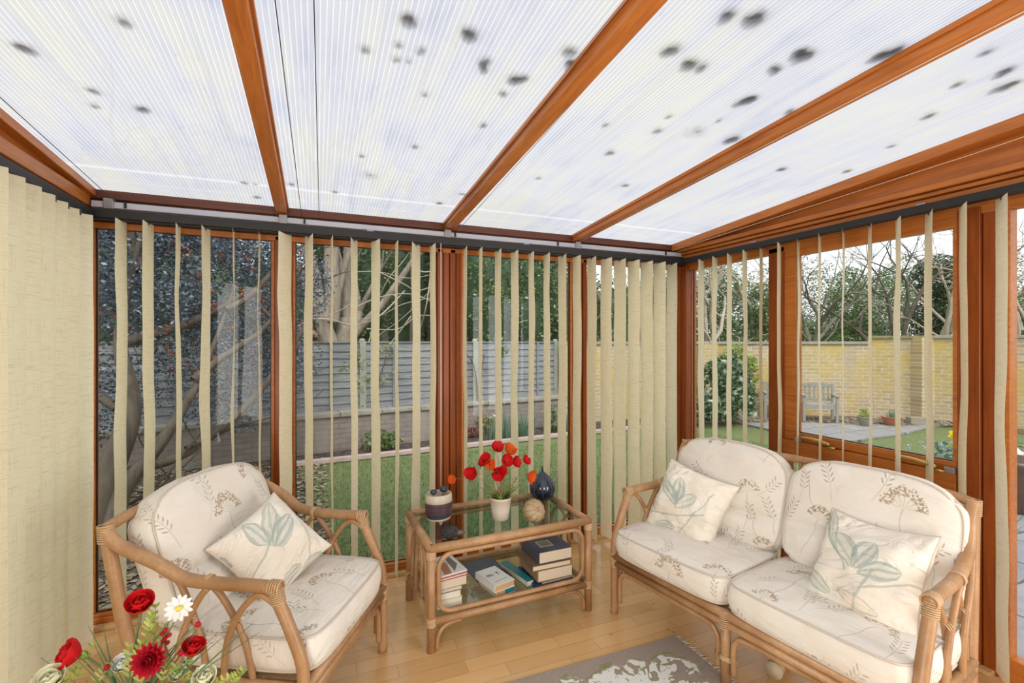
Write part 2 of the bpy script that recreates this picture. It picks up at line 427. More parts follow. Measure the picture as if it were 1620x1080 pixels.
# outdoors materials ---------------------------------------------------
def brick_mat(name, c1, c2, mortar, lichen, lf=.5, bw=.225, rh=.075):
    m = M(name); x, y, z = m.sep(m.coord()); v = m.comb(x, z, 0)
    br = m.n('ShaderNodeTexBrick'); m.l(v, br.inputs[0])
    for k, q in dict(Color1=(*c1, 1), Color2=(*c2, 1), Mortar=(*mortar, 1)).items(): br.inputs[k].default_value = q
    br.inputs['Scale'].default_value = 1; br.inputs['Mortar Size'].default_value = .009; br.inputs['Brick Width'].default_value = bw; br.inputs['Row Height'].default_value = rh
    a = m.noise(v, .9, 4, .6); b = m.noise(v, 14, 4, .6)
    c = m.mix(a.above(.5, .12)*lf, br.outputs[0], lichen); c = m.mix(b.above(.5, .2)*.35, c, tuple(x_*.5 for x_ in c1)); c = m.mix(m.noise(m.mapping(v, (1.4, .35, 1)), 1.3, 3).above(.58, .06)*.45, c, (.42, .37, .31))
    return m.done(m.bsdf(c, .9, 0, m.bump(F(m.nt, br.outputs[1])*-1+b*.4, .5, .01)))
BRY = brick_mat('yellow_stock_brick', (.62, .49, .31), (.45, .34, .22), (.70, .64, .52), (.64, .47, .12), .8)
BRP = brick_mat('pinkish_brick', (.36, .28, .25), (.28, .22, .20), (.22, .20, .19), (.30, .29, .24), .4)
COPE = simple('weathered_coping_stone', (.34, .32, .27), .95, 0, .35, 8, .4)
COPEM = simple('mossy_coping', (.25, .24, .12), .95, 0, .5, 9, .4)
def fence_mat():
    m = M('weathered_grey_boards'); v = m.coord(); n = m.noise(m.mapping(v, (1.2, 1, 22)), 2.4, 5, .65, .4); n2 = m.noise(v, 1.3, 3)
    c = m.ramp(n*.8+n2*.3, [(.3, (.12, .125, .14)), (.55, (.24, .25, .265)), (.75, (.39, .385, .37))])
    kn = F(m.nt, m.voro(m.mapping(v, (3.1, 1, 7)), 1).outputs[0]).below(.09, .03); c = m.mix(kn*.7, c, (.06, .06, .07))
    return m.done(m.bsdf(c, .9, 0, m.bump(n, .4, .01)))
FENCE = fence_mat()
CONC = simple('weathered_concrete_post', (.34, .35, .29), .95, 0, .3, 6, .3)
BWOOD = simple('silvered_teak', (.33, .315, .28), .85, 0, .25, 18, .2)
def lawn_mat():
    m = M('lawn_and_moss'); v = m.coord(); a = m.noise(v, 1.1, 3); b = m.noise(v, 22, 5, .7); c = m.noise(v, 90, 2)
    k = m.ramp(b*.6+c*.4, [(.3, (.10, .14, .05)), (.5, (.21, .26, .11)), (.7, (.36, .39, .22))])
    k = m.mix(a.above(.6, .12)*.5, k, (.24, .26, .11))
    bit = F(m.nt, m.voro(v, 13).outputs[0]).below(.06, .03); k = m.mix(bit*.7, k, (.45, .40, .30))
    return m.done(m.bsdf(k, .95, 0, m.bump(b+c, .8, .03), Specular_IOR_Level=.1))
LAWN = lawn_mat()
def soil_mat(name, c1, c2, litter=(.36, .30, .24), lf=.6):
    m = M(name); v = m.coord(); b = m.noise(v, 16, 5, .7); c = m.ramp(b, [(.35, c1), (.65, c2)])
    f = F(m.nt, m.voro(m.mapping(v, (1, 1.6, 1)), 15).outputs[0]).below(.27, .06)*m.noise(v, 5, 3).above(.48, .08)
    return m.done(m.bsdf(m.mix(f*lf, c, litter), .95, 0, m.bump(b, .9, .04), Specular_IOR_Level=.15))
SOIL = soil_mat('dark_bed_soil', (.055, .045, .04), (.15, .125, .11))
LITTER = soil_mat('leaf_strewn_soil', (.05, .045, .035), (.14, .12, .09), (.33, .29, .22), .75)
BARKL = soil_mat('reddish_leaf_litter', (.13, .085, .06), (.27, .20, .15), (.40, .31, .25))
def paving_mat(name, c1, c2, bw=.55, rh=.42):
    m = M(name); v = m.coord(); vv = m.n('ShaderNodeVectorMath', operation='ADD'); m.l(v, vv.inputs[0])
    wob = m.noise(v, 2.2, 2, color=True); sc = m.n('ShaderNodeVectorMath', operation='SCALE'); m.l(wob, sc.inputs[0]); sc.inputs[3].default_value = .12; m.l(sc.outputs[0], vv.inputs[1])
    br = m.n('ShaderNodeTexBrick'); m.l(vv.outputs[0], br.inputs[0]); br.offset = .4
    for k, q in dict(Color1=(*c1, 1), Color2=(*c2, 1), Mortar=(.09, .085, .075, 1)).items(): br.inputs[k].default_value = q
    br.inputs['Scale'].default_value = 1; br.inputs['Mortar Size'].default_value = .010; br.inputs['Brick Width'].default_value = bw; br.inputs['Row Height'].default_value = rh
    n = m.noise(v, 9, 5, .65); c = m.mix(n.above(.5, .2)*.4, br.outputs[0], tuple(x*.55 for x in c1))
    return m.done(m.bsdf(c, .6, 0, m.bump(n-F(m.nt, br.outputs[1])*.5, .5, .02)))
PAVE = paving_mat('riven_slate_paving', (.27, .28, .32), (.36, .36, .38))
GRAV = paving_mat('grey_garden_path', (.31, .30, .31), (.40, .38, .36), .9, .5)
def bark_mat(name, c1, c2, s=8):
    m = M(name); v = m.coord(); n = m.noise(m.mapping(v, (1, 1, .3)), s, 5, .7, .5)
    return m.done(m.bsdf(m.ramp(n, [(.35, c2), (.65, c1)]), .9, 0, m.bump(n, .6, .02)))
BARK = bark_mat('beige_bark', (.42, .35, .28), (.24, .19, .15))
BARKD = bark_mat('dark_bark', (.16, .13, .10), (.07, .055, .045))
BARKG = bark_mat('olive_grey_bark', (.27, .25, .20), (.13, .12, .09))
TWIG = simple('pale_twig', (.47, .40, .31), .85, 0, .3, 5)
def leaf_mat(name, c1, c2, rough=.35, spec=.5, trans=.25, c3=None, f3=.1):
    m = M(name); g = m.n('ShaderNodeNewGeometry').outputs['Random Per Island']; f = F(m.nt, g)
    c = m.mix(f, c1, c2)
    if c3: c = m.mix((f*37.7).fract().lt(f3), c, c3)
    p = m.bsdf(c, rough, 0, None, Specular_IOR_Level=spec)
    t = m.n('ShaderNodeBsdfTranslucent'); m.l(c, t.inputs[0]); x = m.n('ShaderNodeMixShader'); x.inputs[0].default_value = trans
    m.l(p, x.inputs[1]); m.l(t.outputs[0], x.inputs[2]); return m.done(x.outputs[0])
LCOT = leaf_mat('sky_sheen_cotoneaster_leaves', (.045, .06, .075), (.13, .17, .225), .35, .6, .15, (.32, .38, .48), .25)  # blue sky sheen of the glossy leaves is put into their colour
LHOL = leaf_mat('glossy_ivy_leaves', (.06, .12, .035), (.17, .27, .08), .3, .7, .25, (.34, .42, .18), .15)
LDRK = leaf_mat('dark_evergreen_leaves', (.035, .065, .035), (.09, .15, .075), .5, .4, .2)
LMID = leaf_mat('mid_green_leaves', (.09, .17, .05), (.22, .33, .12), .35, .6, .25)
LYEL = leaf_mat('yellow_green_leaves', (.32, .38, .10), (.50, .52, .20), .5, .4, .35)
LSHR = leaf_mat('variegated_shrub_leaves', (.05, .11, .045), (.13, .22, .09), .25, .8, .15, (.42, .46, .36), .22)
LDAF = leaf_mat('blue_green_blades', (.12, .24, .16), (.26, .38, .26), .5, .4, .3)
LGRASS = leaf_mat('grass_blades', (.12, .18, .06), (.28, .36, .14), .6, .3, .3)
LDRY = leaf_mat('fallen_leaves', (.22, .16, .10), (.42, .34, .25), .7, .3, .1)
BERRY = simple('orange_berries', (.55, .13, .04), .35)

# ================================================================== THE SETTING
XL, XR, YB, YF = -1.11, 2.82, 3.12, -1.5
SL = .069
def roofz(y): return 2.295+SL*(YB-y)
def sloped(mb, x0, x1, y0, y1, d0, d1):
    vs = [(x, y, roofz(y)+d) for x in (x0, x1) for y in (y0, y1) for d in (d0, d1)]
    return mb.add(vs, [(0,1,3,2),(4,6,7,5),(0,4,5,1),(2,3,7,6),(0,2,6,4),(1,5,7,3)])
struct('floor', MB().box(XL-.06, XR+.08, YF-.1, YB+.06, -.06, 0), FLOOR)
# back wall timbers
ntrim = [0]
def trim(mb, mat, label=None, bevel=.004):
    ntrim[0] += 1; return struct('trim_%d' % ntrim[0], mb, mat, label, bevel=bevel)
def post_back(x0, x1, grooves=0, lab=None):
    m = MB().box(x0, x1, YB, YB+.08, 0, 2.12)
    if grooves:
        k = (x1-x0)/grooves
        m = MB()
        for i in range(grooves): m.box(x0+i*k+.003, x0+(i+1)*k-.003, YB-.004*(1 if i % 2 else 3), YB+.08, 0, 2.12)
        m.box(x0, x1, YB+.01, YB+.078, 0, 2.12)
    trim(m, TZ, lab)
post_back(XL-.05, XL+.012)
post_back(-.235, -.140, 2); post_back(.737, .913, 4, 'wide grooved timber post behind the coffee table'); post_back(1.785, 1.893, 3)
trim(MB().box(2.755, 2.80, YB-.035, YB+.08, 0, 2.12).box(2.80, 2.86, YB-.06, YB+.08, 0, 2.12).box(2.775, 2.83, YB-.09, YB-.03, 0, 2.12), TZ, 'corner post between the back and right windows')
trim(MB().box(XL-.05, XR+.08, YB+.004, YB+.08, 2.12, 2.30), DARKT)                                    # dark head board
trim(MB().box(XL, XR-.02, YB-.012, YB+.02, 2.095, 2.125), TX)
trim(MB().box(XL, XR-.02, YB-.022, YB+.02, 2.245, 2.292), DARKT)                                     # eaves batten
trim(MB().box(XL, 2.78, YB-.045, YB, 0, .022), PINE, 'pale pine floor trim along the back windows')
def window(n, frame_mb, glass_boxes, mat, extra=None):
    o = struct('window_%d' % n, frame_mb, mat, bevel=.003)
    for g in glass_boxes: struct('glass', MB().box(*g), GLASS, parent=o)
    return o
def back_win(n, x0, x1):
    m = MB()
    m.box(x0, x1, YB+.004, YB+.07, .0, .066).box(x0, x1, YB-.006, YB+.03, .0, .05).box(x0, x1, YB+.01, YB+.07, 2.10, 2.13)
    m.box(x0, x0+.018, YB+.02, YB+.07, .066, 2.10).box(x1-.018, x1, YB+.02, YB+.07, .066, 2.10)
    o = window(n, m, [(x0+.008, x1-.008, YB+.042, YB+.048, .06, 2.105)], TX)
    g = MB()
    for x in (x0+.018, x1-.023): g.box(x, x+.005, YB+.034, YB+.044, .066, 2.10)
    g.box(x0+.018, x1-.018, YB+.034, YB+.044, .066, .071).box(x0+.018, x1-.018, YB+.034, YB+.044, 2.095, 2.10)
    struct('gasket', g, BLACK, parent=o)
for n, (a, b) in enumerate([(-1.10, -.235), (-.140, .737), (.913, 1.785), (1.893, 2.757)], 1): back_win(n, a, b)
# right wall timbers
def post_right(y0, y1, depth=.0, lab=None): trim(MB().box(XR-depth, XR+.08, y0, y1, 0, 2.12), TZ, lab)
post_right(2.178, 2.296, .012, 'timber post left of the opening window'); 
trim(MB().box(XR-.02, XR+.08, 1.19, 1.277, 0, 2.12).box(XR-.008, XR+.08, 1.135, 1.187, 0, 2.12), TZ, 'wide timber post right of the opening window'); post_right(-.55, -.45)
trim(MB().box(XR, XR+.08, YF, YB, 2.11, 2.20).box(XR-.012, XR+.06, YF, YB-.02, 2.085, 2.125), TY)
trim(MB().box(XR-.035, XR+.06, YF, YB-.01, 2.165, 2.205), TY); trim(MB().box(XR-.055, XR+.06, YF, YB-.01, 2.208, 2.228), TY)
trim(MB().box(XR-.075, XR+.06, YF, YB-.01, 2.231, 2.262), TY, 'stepped moulding above the right windows')
gm = MB(); gm.add([(x, y, zz) for x in (XR-.03, XR+.04) for (y, zz) in ((YB-.01, 2.25), (YF, 2.25), (YF, roofz(YF)), (YB-.01, roofz(YB)))], [(0,1,2,3),(7,6,5,4),(0,4,5,1),(1,5,6,2),(2,6,7,3),(3,7,4,0)])
trim(gm, TY, 'triangular gable board above the right windows', bevel=0)
trim(MB().box(XR-.045, XR-.003, 1.145, 3.06, 0, .022), PINE)
o5 = MB().box(XR+.004, XR+.07, 2.296, YB-.05, 0, .066).box(XR+.01, XR+.07, 2.296, YB-.05, 2.10, 2.12).box(XR+.02, XR+.07, 2.296, 2.316, .066, 2.10).box(XR+.02, XR+.07, 3.035, YB-.05, .066, 2.1)
w5 = window(5, o5, [(XR+.042, XR+.048, 2.30, 3.05, .06, 2.105)], TY)
struct('gasket', MB().box(XR+.034, XR+.044, 2.316, 2.321, .066, 2.1).box(XR+.034, XR+.044, 3.030, 3.035, .066, 2.1), BLACK, parent=w5)
# opening casement (window 6)
y0, y1 = 1.277, 2.178
fm = MB().box(XR-.03, XR+.06, y0, y1, .785, .872).box(XR+.004, XR+.07, y0, y1, 0, .066).box(XR, XR+.06, y0, y1, 2.088, 2.12)
w6 = window(6, fm, [(XR+.042, XR+.048, y0, y1, .06, .79)], TY)
sm = MB().box(XR-.012, XR+.045, y0, y1, .874, .925).box(XR-.012, XR+.045, y0, y1, 2.045, 2.088).box(XR-.012, XR+.045, 2.098, y1, .925, 2.045).box(XR-.012, XR+.045, y0, y0+.02, .925, 2.045)
sash = struct('sash', sm, TY, 'opening sash', parent=w6, bevel=.004)
struct('sash_glass', MB().box(XR+.02, XR+.026, y0+.015, 2.105, .92, 2.05), GLASS, parent=sash)
struct('gasket', MB().box(XR+.002, XR+.02, 2.093, 2.098, .925, 2.045).box(XR+.002, XR+.02, y0+.02, 2.098, .925, .929), BLACK, parent=sash)
def handle_bar(ya, yb, zc, nm, lab, par):
    m = MB().tube(catmull([(XR-.035, ya, zc+.012), (XR-.05, (ya+yb)/2, zc+.016), (XR-.04, yb, zc)], 6), [.009]*12+[.007], 8).box(XR-.045, XR-.02, yb-.03, yb+.02, .872, .876+.006)
    return obj(nm, m, BRASS, par, label=lab)
for c, q in ((1.955, 1), (1.435, 2)):
    handle_bar(c+.09, c-.09, .893, 'window_stay', 'brass window stay', w6)
for c in (2.07, 1.30):
    obj('stay_peg', MB().box(XR-.035, XR-.012, c-.022, c+.022, .872, .9), GREYM, w6, bevel=.003, smooth=False)
window(7, MB().box(XR+.004, XR+.07, -.45, 1.135, 0, .10).box(XR+.01, XR+.07, -.45, 1.135, 2.09, 2.12).box(XR+.01, XR+.07, 1.10, 1.135, .1, 2.09), [(XR+.042, XR+.048, -.44, 1.115, .09, 2.10)], TY)
window(8, MB().box(XR+.004, XR+.07, YF, -.55, 0, .10).box(XR+.01, XR+.07, YF, -.55, 2.09, 2.12), [(XR+.042, XR+.048, YF, -.55, .09, 2.10)], TY)
# left wall
trim(MB().box(XL-.08, XL, YF, YB, 2.10, 2.20).box(XL-.08, XL+.016, YF, YB-.02, 2.165, 2.196), TY)
trim(MB().box(XL-.08, XL+.024, YF, YB-.02, 2.20, 2.262), TY)
gm = MB(); gm.add([(x, y, zz) for x in (XL-.08, XL) for (y, zz) in ((YB-.01, 2.25), (YF, 2.25), (YF, roofz(YF)), (YB-.01, roofz(YB)))], [(0,1,2,3),(7,6,5,4),(0,4,5,1),(1,5,6,2),(2,6,7,3),(3,7,4,0)])
trim(gm, TY, bevel=0)
for k, yy_ in enumerate((1.9, .8, -.3)): trim(MB().box(XL-.08, XL, yy_, yy_+.1, 0, 2.11), TZ)
for n, (a, b) in enumerate([(2.0, YB-.02), (.9, 1.9), (-.2, .8), (YF, -.3)], 9):
    window(n, MB().box(XL-.07, XL-.004, a, b, 0, .066).box(XL-.07, XL-.004, a, b, 2.08, 2.11), [(XL-.048, XL-.042, a, b, .06, 2.09)], TY)
# house wall behind the camera
hw = MB().box(XL-.08, XR+.08, YF-.12, YF, 0, 2.75)
struct('wall_house', hw, WHITEWALL)
# rafters and roof sheets
def rafter(x0, x1, lab=None, side=1):
    m = MB(); sloped(m, x0, x1, YF, YB+.02, -.052, -.001); xs = x1 if side > 0 else x0
    trim(m, TY, lab, bevel=.003)
    m2 = MB(); sloped(m2, x0-.010, x1+.010, YF, YB+.02, -.019, -.0005); trim(m2, TY, None, bevel=.002)
rafter(-.222, -.165, 'narrow roof rafter on the left'); rafter(.785, .848, 'middle roof rafter'); rafter(1.765, 1.828, 'right-hand roof rafter')
m = MB(); sloped(m, XR-.13, XR-.03, YF, YB-.01, -.052, 0); trim(m, TY, 'roof timber along the right gable', bevel=.003)
m = MB(); sloped(m, XL-.02, XL+.045, YF, YB-.01, -.040, 0); trim(m, TY, bevel=.003)
for n, (a, b) in enumerate([(XL-.06, -.195), (-.195, .815), (.815, 1.795), (1.795, XR+.1)]):
    m = MB(); ny = 2
    sloped(m, a+.001, b-.001, YF, YB+.22, .002, .012)
    o = struct('ceiling', m, POLY, 'ribbed translucent roof sheet'); o.data.materials.append(CLEAR)
    for f_ in o.data.polygons: f_.material_index = 0 if f_.normal.z < -.5 else 1
# ------------------------------------------------------------------ rails, wires
r = thing('curtain_rail', 'long white aluminium rail fixed above the back windows', 'rail', (0, 0, 0))
obj('rail', MB().box(-1.075, 2.765, YB-.05, YB-.020, 2.192, 2.226).box(-1.075, 2.765, YB-.058, YB-.050, 2.192, 2.198), ALU, r, smooth=False, bevel=.003)
for x in (-1.0, -.185, .80, 1.79): obj('bracket', MB().box(x-.022, x+.022, YB-.062, YB-.018, 2.186, 2.240), GREYM, r, smooth=False, bevel=.003)
for x in (-.93, -.07, .85, 1.62, 2.60): obj('joint', MB().box(x-.005, x+.005, YB-.0595, YB-.048, 2.196, 2.227), BLACK, r, smooth=False)
b = obj('blind_wand', MB().box(-.95, -.29, YB-.078, YB-.070, 2.168, 2.176).box(-.72, -.70, YB-.08, YB-.068, 2.158, 2.174).box(-.50, -.48, YB-.08, YB-.068, 2.158, 2.174).box(-.30, -.24, YB-.08, YB-.068, 2.164, 2.178), BRASS, smooth=False)
tag(b, 'thin brass coloured strip under the white rail above the left back window', 'strip')
def wire(pts, lab, mat=WIRE, rad=.0016):
    tag(obj('guide_wire', MB().tube(pts, rad, 6), mat), lab, 'wire')
wire([(-.97, 3.05, 2.225), (-.99, 1.0, roofz(1.0)-.02), (-1.0, YF, roofz(YF)-.02)], 'dark guide wire under the leftmost roof sheet')
wire([(-.085, 3.06, 2.235), (-.105, 1.2, roofz(1.2)-.012), (-.12, YF, roofz(YF)-.012)], 'dark guide wire under the roof sheet, nearest the left rafter')
wire([(.01, 3.06, 2.24), (-.01, 1.2, roofz(1.2)-.012), (-.02, YF, roofz(YF)-.012)], 'dark guide wire under the roof sheet, one hand from the left rafter')
wire([(.775, 3.06, 2.235), (.772, 1.2, roofz(1.2)-.02), (.772, YF, roofz(YF)-.02)], 'dark guide wire along the left side of the middle rafter')
wire([(.863, 3.06, 2.235), (.862, 1.2, roofz(1.2)-.03), (.86, YF, roofz(YF)-.03)], 'white guide wire along the right side of the middle rafter', CORD)
wire([(1.80, 3.05, roofz(3.05)-.055), (1.80, 1.2, roofz(1.2)-.055), (1.80, YF, roofz(YF)-.055)], 'white guide wire under the right-hand rafter', CORD)
wire([(2.66, 3.05, 2.235), (2.76, 1.2, roofz(1.2)-.075), (2.77, YF, roofz(YF)-.075)], 'white guide wire along the right gable', CORD, .002)

# ------------------------------------------------------------------ moss clumps and dirt lying on the roof
MOSS = simple('dark_moss', (.10, .095, .06), 1, 0, .5, 60, .5); LEAFB = simple('wet_brown_leaf', (.20, .11, .05), .9, 0, .4, 60)
def on_roof(u, v, off=.012):
    q = ray(u, v); k = (2.295+SL*YB+off-1.5)/(q.z+SL*q.y); return q*k+Vector((0, 0, 1.5))
clumps = [(648,27,12),(580,72,7),(630,65,5),(745,52,14),(767,92,8),(765,104,6),(628,88,5),(645,90,4),(668,74,6),(908,75,11),(903,98,10),(815,120,12),(828,118,7),(672,145,4),(795,143,6),(763,194,5),(656,228,6),(573,243,4),
 (1150,22,13),(1195,22,13),(1063,70,12),(1090,97,11),(1110,100,9),(1270,84,12),(1226,106,9),(1185,157,12),(1172,158,7),(1058,180,4),(1044,203,7),(1138,186,4),(958,193,5),(968,237,7),(852,278,4),(990,290,5),(1400,80,10),(1415,76,9),(1385,85,8),(1158,216,10),(1250,172,6),
 (196,27,9),(36,72,8),(149,139,6),(150,163,4),(225,169,8),(385,285,5),(404,287,4),(405,308,5),(1515,130,7),(1590,110,8),(1472,178,7),(1237,265,6),(1340,268,5),(1600,130,9),(1565,75,6),(460,288,4),(530,300,4),(695,318,5),(731,303,4),(1410,228,4)]
for i, (u, v, s) in enumerate(clumps):
    p = on_roof(u, v, .013); d = (p-Vector((0,0,1.5))).length; rad = s*d/750*1.05
    mb = MB(); rr = random.Random(i)
    for k in range(3): mb.sphere((rr.uniform(-.5,.5)*rad, rr.uniform(-.5,.5)*rad, rad*.10), rad*rr.uniform(.5,.8), 10, 5, (1, 1, .16), .35, i*7+k)
    o = obj('moss_clump', mb, LEAFB if i in (0, 9, 10, 37, 40, 47, 52) else MOSS, loc=p); o.rotation_euler = (-math.atan(SL), 0, rr.uniform(0, 6))
    tag(o, 'small dark clump of moss or leaf lying on the translucent roof', 'moss clump', 'moss clumps and leaves lying on the roof')
for (u, v, s, lab) in [(583, 273, .05, 'round speckled lichen spot on the roof near the left rafter'), (1102, 203, .052, 'round speckled lichen spot on the roof between the middle and right rafters')]:
    p = on_roof(u, v, .0145); mb = MB(); rr = random.Random(3)
    for k in range(130):
        a = rr.uniform(0, 6.3); q = s*sqrt(rr.random())*rr.choice((.35, 1, 1)); mb.sphere((q*cos(a), q*sin(a), 0), rr.uniform(.0012, .0034), 5, 3, (1,1,.4))
    o = obj('lichen_spot', mb, BLACK, loc=p); o.rotation_euler = (-math.atan(SL), 0, 0); tag(o, lab, 'lichen')
r2 = random.Random(22); mb = MB()
for k in range(170):
    x = r2.uniform(XL+.05, XR-.15); y = r2.uniform(.9, 3.0)
    mb.sphere((x, y, roofz(y)+.0135), r2.uniform(.0015, .004), 5, 3, (1,1,.3))
tag(obj('roof_specks', mb, BLACK), 'tiny dark specks of dirt scattered over the roof sheets', 'dirt', kind='stuff')

# ------------------------------------------------------------------ vertical blinds
def proj(p):
    X = p[0]*CT-p[1]*ST; Z = p[0]*ST+p[1]*CT
    return 810+750*X/Z
def slat_mesh(w, z0, z1, seed, wob=.006, hem=True):
    rr = random.Random(seed); ph = rr.uniform(0, 6); ph2 = rr.uniform(0, 6); cv = rr.uniform(-.004, .006)
    mb = MB(); nu, nv = 6, 36; mb.uv = []
    def fn(i, j):
        z = z0+(z1-z0)*j
        x = (i-.5)*w+ (sin(j*9+ph)*.0015)
        n = cv*(1-(2*i-1)**2)*1.5 + wob*(sin(j*7.3+ph)*.5+sin(j*17+ph2)*.25+sin(j*31+ph)*.12)*(1+ (i-.5)*sin(ph2)*1.2)*min(1, (1-j)*6)
        if j > .985: z -= abs(i-.5)*-.012+.006
        return (x, n, z)
    for a in range(nu+1):
        for b_ in range(nv+1):
            p = fn(a/nu, b_/nv); mb.v.append(p); mb.uv.append((p[0]+seed*.31, p[2]))
    mb.f = [(i*(nv+1)+j, (i+1)*(nv+1)+j, (i+1)*(nv+1)+j+1, i*(nv+1)+j+1) for i in range(nu) for j in range(nv)]
    return mb
CLIPM = simple('carrier_plastic', (.05, .05, .05), .5)
def add_slat(par, x, y, phi, w, z0, z1, seed, wob=.006):
    o = obj('slat', slat_mesh(w, z0, z1, seed, wob), SLAT, par, loc=(x, y, 0), rot=(0, 0, phi))
    obj('hook', MB().box(-.004, .004, -.002, .002, z1-.016, z1+.012), CLIPM, o, smooth=False)
    return o
W5 = .127
def solve(cx, cy, target, sense, w=W5):
    va = atan2(cy, cx); best = None
    for k in range(0, 90):
        ph = va+sense*radians(k); a = proj((cx-cos(ph)*w/2, cy-sin(ph)*w/2)); b_ = proj((cx+cos(ph)*w/2, cy+sin(ph)*w/2))
        e = abs(abs(a-b_)-target)
        if best is None or e < best[0]: best = (e, ph)
    return best[1]
vb = thing('vertical_blind', 'cream fabric vertical blind across the back windows, slats turned open', 'blind', (0, 0, 0))
obj('headrail', MB().box(-1.07, 2.765, 3.008, 3.052, 2.128, 2.174).box(-1.07, 2.765, 3.015, 3.045, 2.120, 2.128), BLACK, vb, smooth=False, bevel=.003, label='black headrail')
for x in (.30, 1.35, 2.3): obj('rail_clip', MB().box(x-.02, x+.02, 3.02, 3.06, 2.174, 2.186), GREYM, vb, smooth=False, bevel=.002)
bs = [(138,148,1),(182,201,1),(226,244,1),(278,286,1),(319,333,1),(368,371,1),(409,412,1),(441,462,1),(482,495,-1),(523,527,-1),(555,566,1),(587,601,-1),(625,630,-1),(652,665,1),(680,689,-1),
 (733,739,-1),(758,763,-1),(783,793,-1),(808,820,-1),(836,845,-1),(860,870,-1),(883,896,-1),(906,919,-1),(929,943,-1),(950,968,-1),(971,990,-1),(993,1012,-1),(1013,1033,-1),(1033,1053,-1),(1054,1071,-1)]
for i, (a, b_, sgn) in enumerate(bs):
    c = aty((a+b_)/2, 540, 3.03); ph = solve(c.x, c.y, b_-a, -1 if sgn > 0 else 1)
    add_slat(vb, c.x, c.y, ph, W5, .035, 2.125 if i else 2.12, i+1, .009 if i < 8 else .006)
cx = aty(697.5, 540, 2.99).x
obj('pull_cord', MB().tube([(cx, 2.99, 2.13), (cx, 2.99, .36)], .0028, 6).sphere((cx, 2.99, .34), .012, 8, 6, (1,1,1.7)), CORD, vb, label='white pull cord')
vr = thing('vertical_blind', 'cream fabric vertical blind across the right-hand windows behind the settee', 'blind', (0, 0, 0))
obj('headrail', MB().box(2.718, 2.762, .2, 3.03, 2.126, 2.166), BLACK, vr, smooth=False, bevel=.003, label='black headrail')
obj('end_cap', MB().tube([(2.74, 3.03, 2.146), (2.74, 3.062, 2.146)], .023, 12), GREYM, vr)
for y in (1.39, 2.35): obj('rail_clip', MB().box(2.735, 2.79, y-.02, y+.02, 2.166, 2.178), GREYM, vr, smooth=False, bevel=.002)
rs_ = [(1105,1114,-1),(1127,1135,-1),(1150,1158,-1),(1175,1182,-1),(1202,1207,-1),(1230,1236,-1),(1261,1265,-1),(1295,1299,-1),(1333,1336,-1),(1373,1379,1),(1416,1425,1),(1463,1475,1),(1517,1530,1),(1574,1594,1)]
for i, (a, b_, sg) in enumerate(rs_):
    c = atx((a+b_)/2, 540, 2.74); ph = solve(c.x, c.y, b_-a, sg)
    add_slat(vr, c.x, c.y, ph, W5, .035, 2.128, i+40, .007)
for k in range(3): add_slat(vr, 2.74, .88-k*.12, radians(35), W5, .035, 2.128, 60+k)
vl = thing('vertical_blind', 'cream fabric vertical blind closed over the left-hand wall windows', 'blind', (0, 0, 0))
obj('headrail', MB().box(-1.075, -1.035, .2, 3.00, 2.115, 2.160), BLACK, vl, smooth=False, bevel=.003, label='black headrail')
ye = [2.89-.1135*k for k in range(17)]
for i, y in enumerate(ye):
    ph = radians(72+(i*37 % 13)-6); w_ = .134
    c = (-1.03, y-.060); add_slat(vl, c[0], c[1], ph, w_, .035, 2.11, i+80, .004)

